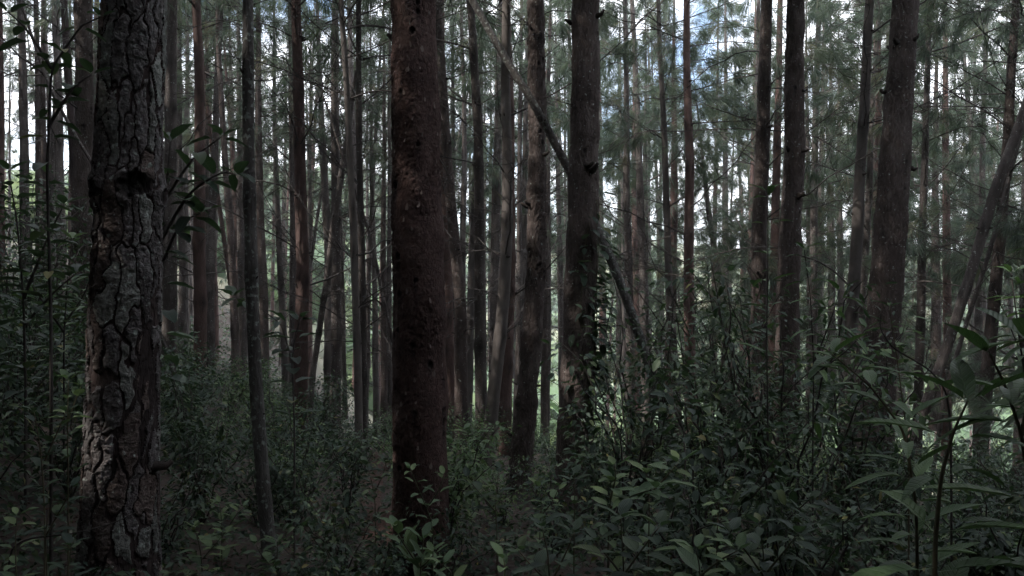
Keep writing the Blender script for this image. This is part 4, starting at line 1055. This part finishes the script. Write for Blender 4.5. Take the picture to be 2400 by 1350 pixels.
# ------------------------------------------------------------------ dense shrubs: the leaves that show largest are parts, the rest one mass each
def shrub_mesh(seed, h, rad, n, ls):
    r = np.random.default_rng(seed); mb = MB(); st = MB(); tips = []
    for _ in range(int(7 + h * 5)):
        a = r.uniform(0, 6.28); q = r.uniform(0.2, 1.0) * rad; hh = h * r.uniform(0.55, 1.0)
        s = curve_pts([[0, 0, -0.03], [math.cos(a) * q * 0.35, math.sin(a) * q * 0.35, hh * 0.55], [math.cos(a) * q, math.sin(a) * q, hh]], 9)
        s[1:] += r.normal(0, 0.015 * h, (8, 3))
        tube(st, s, np.linspace(0.008, 0.0025, 9) * (0.5 + 0.4 * h), 4, cap=False); tips.append(s)
    pos, dirs = [], []
    for _ in range(n):
        s = tips[r.integers(len(tips))]; k = 1 - r.random() ** 1.3 * 0.8; i = min(int(k * 8), 7)
        p = s[i] + (s[i + 1] - s[i]) * (k * 8 - i)
        d = nrm(np.array([*r.normal(0, 1, 2), r.normal(0.0, 0.35)]))
        p = p + d * r.uniform(0.02, 0.16) * (0.5 + 0.5 * h); pos.append(p); dirs.append(nrm(d + [0, 0, r.normal(-0.2, 0.25)]))
    return np.array(pos), np.array(dirs), st, r

SHRUBS = {}
def shrub_set(key, h, rad, n, ls, mat, k=4):
    out = []
    for i in range(k):
        pos, dirs, st, r = shrub_mesh(sum(map(ord, key)) * 7 + i, h, rad, n, ls)
        mb = MB(); foliage_leaves(mb, r, pos, dirs, r.uniform(0.65, 1.2, len(pos)) * ls)
        out.append((mb.mesh('foliage', [mat]), st.mesh('stem', [M_TWIG])))
    SHRUBS[key] = out
shrub_set('low', 0.55, 0.45, 560, 0.047, M_LEAF)
shrub_set('lowpale', 0.5, 0.42, 560, 0.045, M_LEAFP)
shrub_set('mid', 0.95, 0.55, 1050, 0.052, M_LEAF)
shrub_set('midpale', 0.9, 0.55, 950, 0.050, M_LEAFP, 3)
shrub_set('fine', 0.8, 0.5, 1200, 0.038, M_LEAF)

def shrub(key, x, y, sc, label, r, group='shrubs of the undergrowth'):
    z = gh(x, y)
    o = thing('shrub', label, 'shrub', (x, y, z - 0.02), group)
    f, s = SHRUBS[key][r.integers(len(SHRUBS[key]))]
    a = r.uniform(0, 6.28)
    q = obj('foliage', f, o, kind='stuff'); q.rotation_euler[2] = a; q.scale = (sc, sc, sc)
    q = obj('stem', s, o); q.rotation_euler[2] = a; q.scale = (sc, sc, sc)
    return o

def leafy_bush(label, px, d, h, rad, nleaf, nmass, ls, kind, mat, seed):
    """a bush close enough to show single leaves"""
    ls *= 0.76; nleaf = int(nleaf * 1.35); nmass = int(nmass * 1.5)
    if px > 1300: h *= 1.15
    X = (px - 1200) / FPX * d; b = np.array([X, d, gh(X, d)])
    o = thing('leafy_bush', label, 'bush', b, 'tall leafy bushes')
    pos, dirs, st, r = shrub_mesh(seed, h, rad, nleaf + nmass, ls)
    obj('stem', st.mesh('stem', [M_TWIG]), o)
    order = np.argsort(pos[:, 1] - 0.3 * pos[:, 2])          # nearest to the viewer first
    for i in order[:nleaf]: put_leaf(o, kind, r, pos[i], dirs[i], ls * r.uniform(0.75, 1.25), up=(r.normal(0, .3), r.normal(0, .3), 1))
    mb = MB(); k = order[nleaf:]
    foliage_leaves(mb, r, pos[k], dirs[k], r.uniform(0.65, 1.2, len(k)) * ls, 0.27 if kind == 'slim' else 0.45)
    obj('foliage', mb.mesh('foliage', [mat]), o, kind='stuff')

leafy_bush('tall glossy bush with rounded leaves rising right of the vine-covered pine', 1490, 6.0, 1.85, 0.62, 130, 560, 0.095, 'ovate', M_LEAF, 51)
leafy_bush('broad leafy bush with yellowish young tips below the ruddy pine', 1680, 5.4, 1.65, 0.75, 150, 800, 0.095, 'ovate', M_LEAF, 52)
leafy_bush('dark dense bush in front of the paired pine and thick dark pine', 1840, 5.2, 1.75, 0.70, 130, 800, 0.10, 'slim', M_LEAF, 53)
leafy_bush('leafy bush around the foot of the twin leaning pines', 1985, 5.6, 1.55, 0.65, 110, 650, 0.10, 'pale', M_LEAF, 54)
leafy_bush('dark bush at the foot of the big leaning pine', 2070, 4.8, 0.95, 0.5, 110, 520, 0.09, 'slim', M_LEAF, 55)
leafy_bush('low spreading bush below the strongly leaning trunk', 2275, 3.9, 0.5, 0.5, 90, 420, 0.08, 'ovate', M_LEAF, 56)
leafy_bush('dark low bush under the broad bush with yellowish tips', 1640, 3.9, 1.05, 0.6, 110, 600, 0.085, 'ovate', M_LEAF, 57)
leafy_bush('shadowy low bush between the dark dense bush and the view bottom', 1860, 3.5, 0.85, 0.55, 100, 520, 0.085, 'slim', M_LEAF, 58)
leafy_bush('small bush wrapping the base of the vine-covered pine', 1420, 6.4, 1.0, 0.42, 90, 380, 0.085, 'ovate', M_LEAF, 59)
leafy_bush('dark bush low at the right edge of the view', 2370, 3.6, 0.7, 0.5, 90, 420, 0.075, 'ovate', M_LEAF, 60)
leafy_bush('leafy bush on the bank just right of the rough pine', 470, 5.2, 1.0, 0.6, 120, 620, 0.09, 'slim', M_LEAF, 61)
leafy_bush('bush on the bank behind the pale slender pine foot', 690, 5.9, 0.85, 0.55, 110, 560, 0.075, 'ovate', M_LEAF, 62)
leafy_bush('dark tall bush at the left edge under the lobed-leaf sapling', 40, 5.4, 1.3, 0.7, 120, 700, 0.09, 'ovate', M_LEAF, 63)
leafy_bush('shaded bush close left of the rough pine', 165, 4.6, 0.8, 0.5, 90, 420, 0.08, 'ovate', M_LEAF, 64)

leafy_bush('tall dark bush high on the bank at the left edge', 40, 7.2, 2.2, 0.9, 110, 900, 0.085, 'ovate', M_LEAF, 71)
leafy_bush('tall dark bush on the bank just left of the rough pine', 190, 7.6, 1.7, 0.8, 100, 800, 0.08, 'ovate', M_LEAF, 72)
leafy_bush('dark bush on the bank behind the right side of the rough pine', 430, 8.0, 1.3, 0.8, 90, 700, 0.08, 'ovate', M_LEAF, 73)
leafy_bush('tall dark thicket filling the bank at the far left between the slim pines', 100, 9.0, 2.1, 1.1, 100, 1100, 0.085, 'slim', M_LEAF, 74)
leafy_bush('tall tangled bush between the ruddy pine and the paired pine', 1700, 7.2, 2.0, 0.8, 120, 800, 0.095, 'slim', M_LEAF, 75)
leafy_bush('small dark bush hugging the left foot of the red pine', 893, 4.45, 0.42, 0.26, 70, 300, 0.06, 'ovate', M_LEAF, 76)
leafy_bush('dark low bush on the left verge of the path, across from the red pine', 800, 4.3, 0.62, 0.34, 80, 420, 0.06, 'ovate', M_LEAF, 65)
plant('small pale seedling at the foot of the pale slender pine', 'plant', [[(650, 1350, 4.4), (648, 1310, 4.4), (652, 1270, 4.4)], [(650, 1340, 4.4), (610, 1300, 4.4), (600, 1275, 4.4)]], 'pale', 0.11, 0.06, 0.2, 0.1)
leafy_bush('small bush at the bottom edge left of the path', 790, 3.3, 0.42, 0.32, 80, 380, 0.055, 'ovate', M_LEAF, 66)
leafy_bush('bush overhanging the path hollow behind the left verge', 815, 6.2, 0.75, 0.42, 90, 420, 0.065, 'ovate', M_LEAF, 67)

def auto_shrubs():
    r = np.random.default_rng(31); pts = []
    for _ in range(6000):
        d = 3.6 + 15 * r.random() ** 1.1; px = r.uniform(-80, 2480); x = (px - 1200) / FPX * d
        onpath = abs(x - (-0.165 * d - 0.10)) < (0.42 if d < 5.5 else 0.22)
        if onpath or (d < 4.9 and abs(px - 620) < 110): continue
        if any(math.hypot(x - a[0], d - a[1]) < 0.52 + 0.02 * d for a in pts): continue
        pts.append((x, d, px))
        if len(pts) >= 185: break
    refs = [t for t in TREES if t[2] < 16 and not t[0].startswith('far')]
    named = {}
    for x, d, px in pts:
        t = min(refs, key=lambda t: math.hypot(t[4][0] - x, (t[4][1] - d) * 0.8))
        dx, dy = x - t[4][0], d - t[4][1]
        rel = ('right of' if dx > 0 else 'left of') if abs(dx) > abs(dy) else ('behind' if dy > 0 else 'in front of')
        bank = x < -0.165 * d - 0.6
        pale = r.random() < (0.35 if not bank else 0.22)
        small = d < 5 or r.random() < 0.45 or (1170 < px < 1420 and d < 8)
        key = ('lowpale' if pale else 'low') if small else ('midpale' if pale else r.choice(['mid', 'fine']))
        word = {'low': 'low dark-leaved shrub', 'lowpale': 'low pale-leaved shrub', 'mid': 'waist-high dark shrub', 'midpale': 'waist-high pale shrub', 'fine': 'fine-leaved dark shrub'}[key]
        named.setdefault((word, rel, t[0]), []).append((x, d, key, bank))
    near = ['nearest ', 'second nearest ', 'third nearest ', 'fourth nearest ', 'fifth nearest ', 'sixth nearest ', 'seventh nearest ']
    for (word, rel, ref), lst in named.items():
        lst.sort(key=lambda q: q[1])
        for i, (x, d, key, bank) in enumerate(lst):
            lab = f'{near[min(i, 6)] if len(lst) > 1 else ""}{word} growing {rel} the {ref}'
            shrub(key, x, d, r.uniform(0.85, 1.25) * (1.1 if bank else 1.0), lab, r)
auto_shrubs()

# ------------------------------------------------------------------ ground cover nobody could count
def ground_cover():
    r = np.random.default_rng(91); mb = MB(); mb2 = MB()
    n = 60000
    d = 2.0 + 19 * r.random(n) ** 1.6; px = r.uniform(-150, 2550, n); x = (px - 1200) / FPX * d
    clump = fnoise((x - x.min()), d, float(np.ptp(x)) + 1, 0.9, 0.9, 3, 2)
    path = np.abs(x - (-0.165 * d - 0.10))
    keep = (path > 0.05 + 0.10 * r.random(n)) | (r.random(n) < 0.3)
    x, d, clump = x[keep], d[keep], clump[keep]; n = len(x)
    hgt = np.clip(0.12 + 0.16 * (clump + 0.6), 0.04, 0.5) * r.random(n) ** 0.7
    hgt = np.where(np.abs(x - (-0.165 * d - 0.10)) < 0.5, hgt * 0.8, hgt)
    pos = np.stack([x, d, ground_h(x, d) + hgt], -1)
    dirs = nrm(np.stack([r.normal(0, 1, n), r.normal(0, 1, n), r.normal(-0.1, 0.35, n)], -1))
    foliage_leaves(mb, r, pos, dirs, r.uniform(0.025, 0.068, n))
    obj('ground_cover', mb.mesh('ground_cover', [M_LEAF]), kind='stuff')
    # the same cover farther back, down the slope and up the bank
    n = 26000
    d = 20 + 28 * r.random(n); px = r.uniform(-150, 2550, n); x = (px - 1200) / FPX * d
    pos = np.stack([x, d, ground_h(x, d) + 1.1 * r.random(n) ** 1.5], -1)
    dirs = nrm(np.stack([r.normal(0, 1, n), r.normal(0, 1, n), r.normal(-0.1, 0.35, n)], -1))
    foliage_leaves(mb2, r, pos, dirs, r.uniform(0.10, 0.26, n))
    obj('slope_undergrowth', mb2.mesh('slope_undergrowth', [M_LEAF]), kind='stuff')
    # dead leaves and needles on the soil
    mb = MB(); n = 7000
    d = 2.0 + 9 * r.random(n) ** 1.5; x = r.uniform(-0.72, 0.72, n) * d
    pos = np.stack([x, d, ground_h(x, d) + 0.03 + 0.01 * r.random(n)], -1)
    a = r.uniform(0, 6.28, n); dirs = np.stack([np.cos(a), np.sin(a), r.normal(0, 0.1, n)], -1)
    foliage_leaves(mb, r, pos, nrm(dirs), r.uniform(0.02, 0.06, n), 0.3)
    obj('leaf_litter', mb.mesh('leaf_litter', [M_PATH]), kind='stuff')
ground_cover()

# ------------------------------------------------------------------ thin forest air
def haze():
    m = bpy.data.materials.new('forest_haze'); m.use_nodes = True
    n, l = m.node_tree.nodes, m.node_tree.links; n.clear()
    out = n.new('ShaderNodeOutputMaterial'); v = n.new('ShaderNodeVolumePrincipled')
    v.inputs['Color'].default_value = (0.92, 0.95, 1.0, 1); v.inputs['Density'].default_value = 0.0007; v.inputs['Anisotropy'].default_value = 0.35
    l.new(v.outputs['Volume'], out.inputs['Volume'])
    x, y0, y1, z0, z1 = 1000, -90, 1600, -40, 62
    V = [(-x, y0, z0), (x, y0, z0), (x, y1, z0), (-x, y1, z0), (-x, y0, z1), (x, y0, z1), (x, y1, z1), (-x, y1, z1)]
    F = [(0, 3, 2, 1), (4, 5, 6, 7), (0, 1, 5, 4), (1, 2, 6, 5), (2, 3, 7, 6), (3, 0, 4, 7)]
    obj('haze', mesh_from('haze', V, [np.array(F)], [m], False), kind='stuff')
haze()
